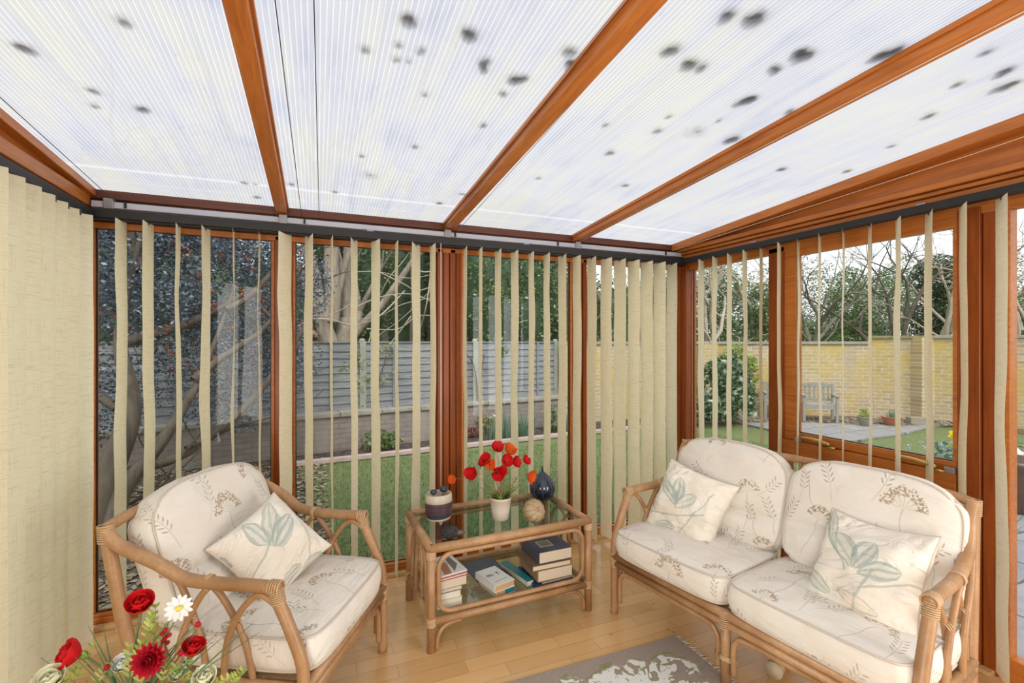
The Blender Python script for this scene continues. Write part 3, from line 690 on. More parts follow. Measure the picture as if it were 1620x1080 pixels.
# ================================================================== RATTAN FURNITURE
def wraps(mb, p0, p1, r, n=6, wr=.0032):
    """rings of cane wound round the line p0-p1"""
    p0, p1 = Vector(p0), Vector(p1); d = p1-p0; L = d.length; d.normalize(); A = d.orthogonal().normalized(); B = d.cross(A)
    for k in range(n):
        c = p0+d*L*(k+.5)/n
        mb.tube([c+(A*cos(t*pi/8)+B*sin(t*pi/8))*r for t in range(16)], wr, 6, closed=True)
    return mb
def seat_frame(name, label, loc, rz, W, n, yb, zb, dxl=0, dxr=0):
    root = thing(name, label, 'armchair' if n == 1 else 'settee', loc, rz)
    for side, x, dx in ((0, 0, dxl), (1, W, dxr)):
        obj('front_leg', MB().tube(catmull([(x, 0, 0), (x, 0, .20), (x, 0, .34), (x, .012, .42), (x, .062, .54), (x, .098, .615), (x, .105, .65)], 6), [.0215]*36+[.019], 14), RAT, root)
        xb = x+dx
        obj('back_leg', MB().tube(catmull([(x, yb-.14, 0), (x+dx*.3, yb-.10, .30), (x+dx*.7, yb-.05, .55), (xb, yb-.004, zb)], 6), .0215, 14), RAT, root)
        arm = obj('armrest', MB().tube(catmull([(x, .085, .652), (x, .20, .654), (x+dx*.1, .34, .656), (x+dx*.35, .44, .672), (x+dx*.65, .53, .725), (xb, yb-.05, .79 if zb < .87 else .81), (xb, yb-.005, zb)], 7), .0225, 14), RAT, root)
        binds(root, [((x, .092, .60), (x, .104, .648), .0225, 7), ((x, .08, .652), (x, .125, .653), .0235, 5), ((x, .345, .656), (x, .362, .657), .0238, 3), ((xb, yb-.008, zb-.05), (xb, yb-.003, zb+.012), .0235, 8), ((x, 0, .255), (x, 0, .335), .0228, 9)])
        # crossed arches under the armrest
        Ar = [[(x, .098, .60), (x, .15, .628), (x, .20, .60), (x, .255, .52), (x, .285, .42), (x, .29, .30)],
              [(x, .35, .640), (x, .31, .60), (x, .258, .52), (x, .215, .42), (x, .19, .30)],
              [(x, .352, .640), (x, .385, .60), (x, .43, .52), (x, .465, .42), (x, .475, .30)],
              [(x+dx*.3, .50, .700), (x, .465, .62), (x, .42, .52), (x, .385, .42), (x, .37, .30)]]
        for q, P in enumerate(Ar):
            P = [(a+(.009 if q % 2 else -.009), b_, c) for a, b_, c in P]
            obj('arm_arch', MB().tube(catmull(P, 6), .0115, 10), RAT, root)
        binds(root, [((x-.006, .25, .515), (x+.006, .262, .525), .017, 3, .0028), ((x-.006, .42, .515), (x+.006, .432, .525), .017, 3, .0028)], 'cane_tie')
        obj('side_rail', MB().tube([(x, 0, .312), (x, yb-.1, .305)], .019, 12), RAT, root)
        obj('side_rail', MB().tube([(x, 0, .272), (x, yb-.11, .267)], .017, 12), RAT, root)
        obj('side_brace', MB().tube(catmull([(x, .034, .09), (x, .034, .18), (x, .06, .232), (x, .14, .248), (x, .38, .248), (x, .45, .20), (x, .46, .10)], 6), .012, 10), RAT, root)
    obj('front_rail', MB().tube([(-.004, -.004, .317), (W+.004, -.004, .317)], .020, 14), RAT, root)
    obj('front_rail', MB().tube([(-.002, .0, .276), (W+.002, .0, .276)], .0185, 14), RAT, root)
    obj('back_rail', MB().tube([(0, yb-.1, .305), (W, yb-.1, .305)], .018, 12), RAT, root)
    seatw = W/n
    for k in range(n):
        a, b_ = k*seatw, (k+1)*seatw
        P = [(a+.036, .006, .07), (a+.036, .006, .17), (a+.05, .006, .215), (a+.10, .004, .240), ((a+b_)/2, .004, .243), (b_-.10, .004, .240), (b_-.05, .006, .215), (b_-.036, .006, .17), (b_-.036, .006, .07)]
        obj('front_brace', MB().tube(catmull(P, 8), .0125, 10), RAT, root)
    for k in range(1, n):
        x = k*seatw
        obj('centre_leg', MB().tube([(x, .004, 0), (x, .004, .335)], .021, 14), RAT, root)
        binds(root, [((x, 0, .255), (x, 0, .335), .0235, 9), ((x, .004, .12), (x, .004, .135), .0235, 3)]); bm = MB()
        for q in range(3): bm.tube([(x-.052, .006, .118+q*.008), (x, -.020, .120+q*.008), (x+.052, .006, .118+q*.008), (x, .028, .118+q*.008)], .003, 6, closed=True)
        obj('cane_tie', bm, BIND, root)
        obj('rear_leg', MB().tube([(x, yb-.12, 0), (x, yb-.10, .31)], .02, 12), RAT, root)
    # top rail of the back, bowed, with thin spindles
    T = catmull([(dxl, yb, zb-.004), (W*.12, yb+.012, zb+.012), (W*.5, yb+.03, zb+.022), (W*.88, yb+.012, zb+.012), (W+dxr, yb, zb-.004)], 8)
    obj('top_rail', MB().tube(T, .019, 12), RAT, root)
    nsp = 4*n+1
    for k in range(nsp):
        x = W*(k+1)/(nsp+1)
        obj('back_spindle', MB().tube([(x, yb-.1, .31), (x, yb-.04, .58), (x, yb+.02, zb+.008)], .009, 8), RAT, root)
    if n > 1:
        pass
    mb = MB()
    for k in range(7*n): x = W*(k+.5)/(7*n); mb.box(x-.022, x+.022, .0, yb-.1, .312, .320)
    obj('seat_webbing', mb, BLACK if False else BIND, root, smooth=False)
    return root
def binds(root, specs, nm='cane_binding'):
    for (p0, p1, r_, n_, *w_) in specs: obj(nm, wraps(MB(), p0, p1, r_, n_, *w_), BIND, root)
def frame_mat(loc, rz): return Matrix.Translation(Vector(loc)) @ Matrix.Rotation(rz, 4, 'Z')

def cushion(name, W, D, T, e=.72, kc=.10, arch=0, waist=0, n=26, seed=0, uvo=(0,0), wr=.004, bulge=.012, topcut=0):
    """box cushion: a across, b along depth/height, c thickness; returns (body MB, piping MB)"""
    bm = bmesh.new(); vid = {}; V = []; UV = []
    def P(a, b_, c):
        f = 1-kc*(abs(a)*abs(b_))**5
        x = W/2*a*f; y = D/2*b_*f
        if arch and b_ > -.2: y += arch*(1-abs(a)**2.6)*((b_+.2)/1.2)**2-arch*.35*max(0, b_)
        th = T/2*(e+(1-e)*(1-a**4)*(1-b_**4)*1.0)
        if waist:
            g = math.exp(-((b_+.30+.05*sin(a*3))/.075)**2); th *= 1-waist*g*(1-a**8)*(1 if c > 0 else .2)
            if c > 0: th *= 1+.14*math.exp(-((b_+.62)/.25)**2)*(1-a*a)
        z = th*c
        side = (1-c*c)
        if abs(a) > .999: x += math.copysign(bulge*side, a)
        if abs(b_) > .999: y += math.copysign(bulge*side, b_)
        q = mnoise.noise(Vector((x*7+seed*3.1, y*7, z*4)))*wr*1.6+mnoise.noise(Vector((x*19, y*19+seed, z*9)))*wr*.7
        if abs(c) > .999: z += q*math.copysign(1, c)*(1-max(abs(a), abs(b_))**8)
        elif abs(a) > .999: x += q*.8
        else: y += q*.8
        d = T/2*e*(1-c)
        u = W/2*a*f+(math.copysign(d, a) if abs(a) > .999 else 0); v = D/2*b_*f+(math.copysign(d, b_) if abs(b_) > .999 else 0)
        return (x, y, z), (u+uvo[0], v+uvo[1])
    m = MB(); m.uv = []
    nc = 6
    def face(fn, nu, nv):
        o = len(m.v)
        for i in range(nu+1):
            for j in range(nv+1):
                p, uv = P(*fn(-1+2*i/nu, -1+2*j/nv)); m.v.append(p); m.uv.append(uv)
        for i in range(nu):
            for j in range(nv):
                m.f.append((o+i*(nv+1)+j, o+(i+1)*(nv+1)+j, o+(i+1)*(nv+1)+j+1, o+i*(nv+1)+j+1))
    face(lambda s, t: (s, t, 1), n, n); face(lambda s, t: (t, s, -1), n, n)
    face(lambda s, t: (1, s, t), n, nc); face(lambda s, t: (-1, t, s), nc, n)
    face(lambda s, t: (s, -1, t), n, nc); face(lambda s, t: (t, 1, s), nc, n)
    pp = MB(); K = 22
    for c in (1, -1):
        loop = [(-1+2*i/K, -1) for i in range(K)]+[(1, -1+2*i/K) for i in range(K)]+[(1-2*i/K, 1) for i in range(K)]+[(-1, 1-2*i/K) for i in range(K)]
        pp.tube([P(a, b_, c)[0] for a, b_ in loop], .0042, 6, closed=True)
    return m, pp
def weld(o, d=.0004):
    bm = bmesh.new(); bm.from_mesh(o.data); bmesh.ops.remove_doubles(bm, verts=bm.verts, dist=d); bmesh.ops.recalc_face_normals(bm, faces=bm.faces); bm.to_mesh(o.data); bm.free()
def put_cushion(name, label, cat, group, FM, local, parts, mat):
    m, pp = parts
    o = obj(name, m, mat); weld(o); o.matrix_basis = FM @ local; tag(o, label, cat, group)
    obj('piping', pp, PIPE, o)
    return o
def leanM(x, y, z, lean, yaw=0, roll=0):
    l = lean
    R = Matrix(((1,0,0,0), (0,sin(l),-cos(l),0), (0,cos(l),sin(l),0), (0,0,0,1)))
    return Matrix.Translation((x, y, z)) @ Matrix.Rotation(yaw, 4, 'Z') @ R @ Matrix.Rotation(roll, 4, 'Z')
def pillow(Wp, T, seed, uvo=(0,0), wr=.006, dent=0):
    m = MB(); m.uv = []; n = 30
    def P(a, b_, c):
        x = Wp/2*a*(1-.10*(1-b_*b_)*abs(a)**2); y = Wp/2*b_*(1-.10*(1-a*a)*abs(b_)**2)
        t = T/2*((1-a*a)*(1-b_*b_))**.42
        q = mnoise.noise(Vector((x*9+seed*5, y*9, c)))*wr*1.5+mnoise.noise(Vector((x*24, y*24+seed*2, c)))*wr*.6
        r_ = sin((x*cos(seed)+y*sin(seed))*60+mnoise.noise(Vector((x*6, y*6, seed)))*5)*wr*.22
        z = c*(t+(q+r_)*(1-max(abs(a), abs(b_))**6))
        if dent: z -= dent*math.exp(-((a-.1)**2+(b_-.5)**2)/.15)*(c > 0)
        z += .03*sin(a*1.8+seed)*b_
        return (x, y, z), (x+uvo[0], y+uvo[1])
    for c in (1, -1):
        o = len(m.v)
        for i in range(n+1):
            for j in range(n+1):
                a, b_ = sin((-1+2*i/n)*pi/2), sin((-1+2*j/n)*pi/2)
                p, uv = P(a, b_, c); m.v.append(p); m.uv.append(uv)
        for i in range(n):
            for j in range(n):
                f = (o+i*(n+1)+j, o+(i+1)*(n+1)+j, o+(i+1)*(n+1)+j+1, o+i*(n+1)+j+1); m.f.append(f if c > 0 else f[::-1])
    K = 20; loop = [(-1+2*i/K, -1) for i in range(K)]+[(1, -1+2*i/K) for i in range(K)]+[(1-2*i/K, 1) for i in range(K)]+[(-1, 1-2*i/K) for i in range(K)]
    pp = MB().tube([P(a, b_, 1)[0] for a, b_ in loop], .0038, 6, closed=True)
    return m, pp

# settee ---------------------------------------------------------------
sa = atan2(-.985, .175); SLOC = (1.524, 2.216, 0); SFM = frame_mat(SLOC, sa); SW = 1.34
seat_frame('rattan_settee', 'two-seat rattan settee with honey cane frame under the right-hand windows', SLOC, sa, SW, 2, .62, .875, 0, -.02)
cms = [cushion_mat('floral_fabric_%d' % i, *o, 1) for i, o in enumerate([(.10, .05), (.30, .27), (.22, .40), (.02, .18), (.42, .30), (.15, .22)])]
CW = .655
for k, (lab, cm) in enumerate([('floral box seat cushion on the far left half of the settee', cms[0]), ('floral box seat cushion on the near right half of the settee', cms[1])]):
    put_cushion('seat_cushion', lab, 'cushion', None, SFM, Matrix.Translation((.335+.67*k, .235, .402)) @ Matrix.Rotation(radians(1.5*(1-2*k)), 4, 'Z'), cushion('c', CW, .53, .155, .74, .09, seed=k+1), cm)
for k, (lab, cm) in enumerate([('plump floral back cushion on the far left half of the settee', cms[2]), ('plump floral back cushion on the near right half of the settee', cms[3])]):
    put_cushion('back_cushion', lab, 'cushion', None, SFM, leanM(.345+.655*k, .530, .675, radians(16)), cushion('c', .64, .47, .17, .62, .13, arch=.045, waist=.38, seed=k+5), cm)
tealA = [(-.02, -.02, .17, .034, 2.5, 'teal'), (-.02, -.02, .15, .03, 1.9, 'teal'), (-.02, -.03, .12, .035, .9, 'green'), (-.2, .12, .2, .02, -.6, 'green'), (.02, -.16, .3, .004, 1.2, 'stem'), (-.18, -.12, .34, .004, .35, 'stem'), (.02, -.12, .12, .02, 5.6, 'peach'), (-.12, -.16, .12, .022, .2, 'green')]
tealB = [(0, -.02, .17, .035, 2.35, 'green'), (0, -.02, .12, .045, 1.25, 'teal'), (.02, -.03, .13, .03, .35, 'teal'), (-.19, .19, .2, .018, -1.0, 'green'), (-.20, -.10, .14, .028, -.35, 'green'), (-.19, .16, .26, .0045, -.85, 'stem'), (.0, -.22, .22, .005, 1.35, 'stem'), (.05, -.08, .18, .004, .6, 'stem'), (-.05, -.13, .15, .022, 6.1, 'peach')]
PMA = pillow_mat('leaf_print_cotton_crumpled', tealA); PMB = pillow_mat('leaf_print_cotton_plump', tealB); PMC = pillow_mat('leaf_print_cotton_diamond', [(-.04, 0, .2, .04, .9, 'green'), (-.04, .0, .17, .04, .3, 'teal'), (-.04, .02, .13, .03, 1.7, 'teal'), (-.16, .06, .12, .03, 2.2, 'teal'), (-.2, -.05, .3, .0045, .5, 'stem'), (.06, -.15, .2, .004, 1.2, 'stem'), (.02, -.15, .13, .03, 5.9, 'green'), (-.1, -.14, .12, .02, .1, 'green')])
put_cushion('throw_pillow', 'crumpled green leaf print pillow leaning on the far arm of the settee', 'pillow', None, SFM, leanM(.235, .330, .595, radians(26), radians(8), radians(-10)), pillow(.41, .19, 2, wr=.017, dent=.03), PMA)
put_cushion('throw_pillow', 'square green leaf print pillow at the near right end of the settee', 'pillow', None, SFM, leanM(1.085, .315, .595, radians(32), radians(-10), radians(3)), pillow(.40, .18, 5, wr=.016), PMB)
# armchair ---------------------------------------------------------------
ca_ = atan2(.869, .4926); CLOC = (-.043, 1.77, 0); CFM = frame_mat(CLOC, ca_)
seat_frame('rattan_armchair', 'rattan armchair with honey cane frame in the left corner', CLOC, ca_, .68, 1, .72, .845, -.045, .045)
put_cushion('seat_cushion', 'floral box seat cushion of the rattan armchair', 'cushion', None, CFM, Matrix.Translation((.34, .275, .402)), cushion('c', .635, .60, .155, .74, .09, seed=9), cms[4])
put_cushion('back_cushion', 'plump floral back cushion of the rattan armchair', 'cushion', None, CFM, leanM(.34, .600, .665, radians(20)), cushion('c', .63, .50, .17, .62, .13, arch=.04, waist=.38, seed=11), cms[5])
put_cushion('throw_pillow', 'green leaf print pillow standing on its corner in the rattan armchair', 'pillow', None, CFM, leanM(.35, .35, .625, radians(36), radians(-30), radians(27)), pillow(.355, .17, 8, wr=.014), PMC)

# ================================================================== TABLE
ta = radians(1.6); TLOC = (.509, 2.268, 0); TFM = frame_mat(TLOC, ta); TW_, TD = .893, .51
t = thing('coffee_table', 'rattan coffee table with glass top and lower glass shelf', 'table', TLOC, ta)
for x in (0, TW_):
    for y in (0, TD): obj('leg', MB().tube([(x, y, 0), (x, y, .488)], .0205, 14), RAT, t)
for y in (0, TD):
    obj('top_rail', MB().tube([(-.006, y, .497), (TW_+.006, y, .497)], .0215, 14), RAT, t)
    obj('lower_rail', MB().tube([(0, y, .145), (TW_, y, .145)], .0185, 14), RAT, t)
    yo = y+(.012 if y else -.006)*0
    a0, a1, z0, z1, rr = .036, TW_-.036, .180, .462, .07
    pts = []
    for (cx_, cz_, s) in ((a1-rr, z0+rr, -90), (a1-rr, z1-rr, 0), (a0+rr, z1-rr, 90), (a0+rr, z0+rr, 180)):
        for k in range(7): q = radians(s+15*k); pts.append((cx_+rr*cos(q), y, cz_+rr*sin(q)))
    obj('hoop', MB().tube(pts, .012, 10, closed=True), RAT, t)
    for x, s in ((0, 1), (TW_, -1)):
        obj('bracket', MB().tube(catmull([(x+s*.03, y, .01), (x+s*.032, y, .06), (x+s*.055, y, .102), (x+s*.10, y, .122), (x+s*.15, y, .124)], 6), .011, 10), RAT, t)
for x in (0, TW_):
    obj('end_rail', MB().tube([(x, -.006, .497), (x, TD+.006, .497)], .0215, 14), RAT, t)
    obj('lower_rail', MB().tube([(x, 0, .145), (x, TD, .145)], .017, 14), RAT, t)
    for q, (a, b_) in enumerate(((.06, .30), (.21, .45))):
        m_ = (a+b_)/2; xx_ = x+(.006 if q else -.006)
        obj('end_arch', MB().tube(catmull([(xx_, a, .15), (xx_, a+.005, .30), (xx_, a+.035, .41), (xx_, m_, .465), (xx_, b_-.035, .41), (xx_, b_-.005, .30), (xx_, b_, .15)], 6), .0105, 10), RAT, t)
for x in (0, TW_):
    for y in (0, TD): binds(t, [((x, y, .45), (x, y, .485), .0222, 6), ((x, y, .125), (x, y, .165), .0222, 6)])
obj('glass_top', MB().box(.012, TW_-.012, .012, TD-.012, .500, .506), TGLASS, t, smooth=False)
obj('glass_shelf', MB().box(.01, TW_-.01, .01, TD-.01, .160, .166), TGLASS, t, smooth=False)
TT = .506; SH = .166
def on_table(u, v): p = atz(u, v, TT); return p

# striped pot with mushrooms
def glaze(name, bands):
    m = M(name); x, y, z = m.sep(m.coord()); n = m.noise(m.coord(), 25, 4); nn = m.noise(m.mapping(m.coord(), (1,1,14)), 6, 3)
    c = m.ramp(z/.1+(n-.5)*.06, bands); c = m.mix(nn.above(.55, .1)*.3, c, (.16, .11, .13))
    return m.done(m.bsdf(c, .35, 0, m.bump(nn, .3, .003)))
GP = glaze('banded_stoneware', [(0, (.04, .045, .07)), (.22, (.04, .045, .07)), (.30, (.085, .035, .045)), (.62, (.06, .03, .04)), (.66, (.56, .48, .38)), (1, (.60, .53, .43))])
p = on_table(694, 819)
tp = thing('stoneware_pot', 'small dark banded stoneware pot with cream rim on glass table', 'pot', p)
tp.scale = (1.5,)*3
mb = MB().lathe([(.034, .004), (.044, .006), (.049, .02), (.052, .05), (.050, .085), (.048, .094), (.044, .094), (.045, .07), (.03, .068)], 28, squash=(1, .86)); obj('body', mb, GP, tp)
obj('saucer', MB().lathe([(.03, 0), (.042, .001), (.045, .004), (.03, .005)], 24), simple('cream_stoneware', (.60, .54, .44), .4), tp)
obj('gravel', MB().lathe([(.044, .070), (.03, .074), (.001, .076)], 20, squash=(1,.86)), simple('potting_grit', (.30, .24, .15), .9, 0, .5, 120), tp)
MUSH = simple('dark_blue_ceramic', (.03, .035, .06), .25)
for (dx, dy, s, tl) in ((-.022, -.01, .013, 0), (.02, .012, .016, .4)):
    g = MB().tube([(dx, dy, .07), (dx+.004*tl, dy, .098)], .006, 8); obj('stub', g, simple('cork', (.33, .22, .10), .9), tp)
    obj('bead', MB().sphere((dx+.004*tl, dy, .103), s, 12, 8, (1, 1, .75)), MUSH, tp)
# hedgehog
HM = None
m = M('grey_spiny_stone'); n = F(m.nt, m.voro(m.coord(), 330).outputs[0]); c = m.ramp(n, [(.1, (.20, .19, .17)), (.5, (.022, .02, .02))]); HM = m.done(m.bsdf(c, .65, 0, m.bump(n*-1, .9, .004)))
p = on_table(711, 851)
h = thing('hedgehog_ornament', 'small dark grey hedgehog ornament on glass table front edge', 'ornament', p+Vector((0,0,0)), radians(-12))
mb = MB().sphere((0, 0, .024), .032, 26, 18, (1.05, .8, .78)); 
rr = random.Random(5)
for k in range(420):
    a = rr.uniform(0, 2*pi); b_ = math.asin(rr.uniform(-.25, 1)); d = Vector((cos(b_)*cos(a)*1.05, cos(b_)*sin(a)*.8, sin(b_)*.78))
    if d.x > .8: continue
    q = Vector((0, 0, .024))+d*.031; tdir = (d.normalized()+Vector((-.7, 0, .1))).normalized()
    A = tdir.orthogonal().normalized()*.0012; B = tdir.cross(A.normalized())*.0012
    mb.add([q+A, q-A*.5+B, q-A*.5-B, q+tdir*.0075], [(0,1,3),(1,2,3),(2,0,3)])
obj('body', mb, HM, h)
obj('snout', MB().sphere((.034, 0, .018), .014, 12, 8, (1.5, .8, .75)).sphere((.056, 0, .018), .0035, 8, 6), simple('dark_stone', (.10, .09, .085), .5), h)
h.scale = (1.35,)*3
obj('foot', MB().sphere((.02, .012, .004), .007, 8, 6, (1.4,1,.6)).sphere((.02, -.012, .004), .007, 8, 6, (1.4,1,.6)).sphere((-.02, .012, .004), .007, 8, 6, (1.4,1,.6)).sphere((-.02, -.012, .004), .007, 8, 6, (1.4,1,.6)), simple('dark_stone_feet', (.10, .09, .085), .5), h)
# fig vase
def fluted(prof, seg, ribs, depth, sharp=1, c=(0,0,0)):
    m = MB(); n = len(prof)
    for r_, z in prof:
        for k in range(seg):
            a = 2*pi*k/seg; f = 1-depth*(abs(cos(a*ribs/2))**sharp); m.v.append((c[0]+r_*f*cos(a), c[1]+r_*f*sin(a), c[2]+z))
    for i in range(n-1):
        for k in range(seg): k2 = (k+1) % seg; m.f.append((i*seg+k, i*seg+k2, (i+1)*seg+k2, (i+1)*seg+k))
    m.f.append(tuple(range(seg))[::-1]); m.f.append(tuple((n-1)*seg+k for k in range(seg))); return m
m = M('blue_black_glaze'); v = m.coord(); n = m.noise(m.mapping(v, (1,1,.3)), 26, 4, .6); c = m.ramp(n, [(.35, (.006, .008, .016)), (.6, (.012, .025, .06)), (.8, (.05, .075, .12))]); FIG = m.done(m.bsdf(c, .16, 0, None, Coat_Weight=.5))
p = on_table(858, 791)
fv = thing('fig_vase', 'dark blue glazed fig-shaped ceramic vase with pointed tip on glass table', 'vase', p, .4)
obj('body', fluted([(.018, 0), (.03, .004), (.050, .022), (.060, .045), (.0615, .062), (.055, .082), (.040, .103), (.022, .120), (.010, .130), (.006, .136)], 96, 8, .05, 8), FIG, fv)
fv.scale = (1.36,)*3
obj('stalk', MB().tube([(0, 0, .132), (.001, 0, .146), (-.002, 0, .156)], [.006, .0045, .003], 8), FIG, fv)
obj('rib_line', (lambda q: ([q.tube([(r_*cos(a)*1.0, r_*sin(a)*1.0, z) for r_, z in [(.030, .005), (.0475, .022), (.0575, .045), (.059, .062), (.053, .082), (.0385, .103), (.0215, .120), (.010, .130)]], .0011, 5) for a in [2*pi*k/8 for k in range(8)]], q)[1])(MB()), simple('pale_glaze_line', (.10, .12, .16), .4), fv)
# gourd
m = M('ribbed_gourd_skin'); v = m.coord(); n = m.noise(v, 60, 4, .6); x, y, z = m.sep(v)
ang = y.atan2(x); gro = ((ang*5).sin().abs()).below(.12, .08)
c = m.ramp(n, [(.3, (.30, .20, .10)), (.7, (.50, .37, .22))]); c = m.mix(gro*.75, c, (.16, .12, .09)); GOU = m.done(m.bsdf(c, .5, 0, m.bump(n, .2, .002)))
p = on_table(845, 823)
gd = thing('ornamental_gourd', 'small tan ribbed gourd lying in front of the dark blue vase', 'gourd', p+Vector((0, -.0, .0535)), 0); gd.scale = (1.32,)*3
g = fluted([(.006, -.034), (.025, -.036), (.042, -.026), (.050, -.004), (.047, .016), (.032, .031), (.012, .034), (.008, .030)], 80, 10, .09, 5)
gb = obj('flesh', g, GOU, gd); gb.rotation_euler = (radians(62), radians(8), radians(15))
gs = obj('stem', MB().tube([(0, 0, .028), (.002, 0, .036), (.006, 0, .041)], [.006, .004, .003], 8), simple('gourd_stalk', (.50, .36, .22), .7), gd); gs.rotation_euler = (radians(62), radians(8), radians(15))

# petals, flowers -------------------------------------------------------
def petal(mb, base, out, up, L, Wd, curl=.3, cup=.3, nu=6, nv=5, ruf=0, ph=0):
    out = Vector(out).normalized(); up = Vector(up).normalized(); side = out.cross(up).normalized(); base = Vector(base)
    def fn(i, j):
        t = i; s = j*2-1; wdt = Wd*(sin(pi*min(1, (t*.86+.10)))**.6)
        a = curl*t
        q = base+out*(L*t*cos(a))+up*(L*t*sin(a)) + side*(s*wdt/2) + up*(cup*wdt*s*s*.5)+up*(ruf*sin(s*7+ph)*t)
        return q
    return mb.grid(fn, nu, nv)
def dirv(az, el): return Vector((cos(el)*cos(az), cos(el)*sin(az), sin(el)))
def fmat(name, c1, c2, rough=.6, trans=.25):
    m = M(name); n = m.noise(m.coord(), 50, 3); c = m.mix(n, c1, c2); p = m.bsdf(c, rough, 0, None, Specular_IOR_Level=.25)
    t_ = m.n('ShaderNodeBsdfTranslucent'); m.l(c, t_.inputs[0]); x = m.n('ShaderNodeMixShader'); x.inputs[0].default_value = trans; m.l(p, x.inputs[1]); m.l(t_.outputs[0], x.inputs[2]); return m.done(x.outputs[0])
PRED = fmat('red_silk_petal', (.50, .006, .012), (.78, .02, .02)); PORG = fmat('orange_silk_petal', (.75, .085, .012), (.85, .17, .02)); PCRIM = fmat('crimson_silk_petal', (.36, .006, .02), (.60, .015, .035)); PWH = fmat('white_silk_petal', (.80, .80, .76), (.88, .88, .86)); PCRM = fmat('cream_silk_petal', (.80, .78, .50), (.86, .86, .72))
STEM = simple('green_stem', (.13, .17, .06), .6, 0, .3, 20); STEMR = simple('reddish_stem', (.24, .17, .09), .6, 0, .4, 20); DARKC = simple('dark_flower_centre', (.03, .02, .02), .7); YELC = simple('yellow_flower_centre', (.75, .58, .06), .7)
LFG = leaf_mat('silk_leaf', (.20, .30, .05), (.50, .55, .16), .5, .3, .3); LFD = leaf_mat('deep_green_blade', (.04, .13, .06), (.10, .22, .10), .45, .4, .2)
def poppy(par, c, axis, s, mat, name='poppy_flower'):
    axis = Vector(axis).normalized(); A = axis.orthogonal().normalized(); B = axis.cross(A)
    mb = MB()
    for k in range(5):
        a = 2*pi*k/5+s*50; d = A*cos(a)+B*sin(a)
        petal(mb, Vector(c)+d*s*.05, d+axis*.35, axis-d*.1, s*2.0, s*2.2, .55+.25*(k % 2), .35, ruf=s*.16, ph=k)
    o = obj(name, mb, mat, par); obj('flower_centre', MB().sphere(Vector(c)+axis*s*.12, s*.2, 8, 6), DARKC, o); return o
p = on_table(792, 820)
pp_ = thing('potted_poppies', 'red and orange artificial poppies in a cream pot on glass table', 'plant', p)
obj('pot', MB().lathe([(.042, 0), (.045, .002), (.0525, .056), (.058, .110), (.061, .112), (.062, .124), (.0575, .125), (.055, .117), (.050, .110), (.002, .108)], 32), simple('cream_plastic_pot', (.66, .58, .48), .45), pp_)
obj('soil', MB().lathe([(.0555, .110), (.037, .115), (.001, .118)], 20), SOIL, pp_)
# flower heads placed by direction from the pot: (dx across, dz up, dy depth, size, colour)
def off(u, v, dy=0):    # offset from the pot base of a point seen at (u,v), dy behind/before the pot axis
    q = aty(u, v, p.y+dy); return Vector((q.x-p.x, dy, q.z-p.z))
heads = [(720,757,.0,.017,PORG,(-1,-.5,.1)),(750,748,.0,.026,PRED,(-.7,-.6,.2)),(786,712,.02,.024,PRED,(0,-.6,.7)),(803,716,.03,.026,PORG,(.4,-.5,.7)),(770,727,.0,.022,PRED,(-.5,-.7,.4)),(775,735,-.02,.020,PORG,(-.2,-.9,.3)),(798,730,-.01,.024,PRED,(.2,-.8,.4)),(811,732,.0,.022,PRED,(.6,-.6,.3)),(786,748,-.04,.025,PRED,(-.1,-1,.1)),(828,730,.0,.020,PRED,(.8,-.5,.5)),(834,751,-.01,.026,PORG,(.8,-.6,-.3)),(792,745,-.05,.018,PRED,(.2,-.8,.3)),(766,732,.01,.016,PRED,(-.8,-.4,.3))]
for i, (u, v, dy, s, mt, ax) in enumerate(heads):
    c = off(u, v, dy); poppy(pp_, c, ax, s, mt)
    b0 = Vector((random.uniform(-.015, .015), random.uniform(-.015, .015), .113)); mid = (b0*.45+c*.55)+Vector((-c.x*.25, 0, .03))
    obj('stem', MB().tube(catmull([b0, mid, c-Vector(ax).normalized()*.008], 6), .0012, 6), STEMR, pp_)
for i, (u, v) in enumerate([(766, 737), (804, 722), (760, 739), (817, 757), (822, 767)]):
    c = off(u, v, -.01); obj('bud', MB().sphere(c, .005, 8, 6, (1,1,1.5)), STEM, pp_); obj('stem', MB().tube(catmull([(0, 0, .113), (c*.55)+Vector((0, 0, .05)), c], 5), .001, 5), STEM, pp_)
mb = MB(); rr = random.Random(4)
for k in range(90):
    a = rr.uniform(0, 6.3); r0 = rr.uniform(.005, .045); q = Vector((r0*cos(a), r0*sin(a), .113)); d = dirv(a, rr.uniform(.5, 1.4)); L = rr.uniform(.03, .09); q2 = q+d*L*.4
    petal(mb, q, d, dirv(a, rr.uniform(.5,1.4)+1.57), L, .008, -.4, .1, 4, 2)
obj('leaf_tuft', mb, LFG, pp_)
mb = MB()
for (u, v) in [(815, 762), (820, 771), (812, 770), (752, 768), (758, 772), (744, 762), (806, 768), (770, 770)]:
    c = off(u, v, 0); mb.tube(catmull([(0, 0, .113), c*.5+Vector((0,0,.06)), c], 5), .0009, 5); 
    for k in range(4): petal(mb, c-Vector((c.x, 0, 0))*.08*k, (c.x, rr.uniform(-1,1)*.3, rr.uniform(-.01,.08)), (0,0,1), .016, .005, .2, .1, 3, 2)
obj('leaf_sprays', mb, STEM, pp_)

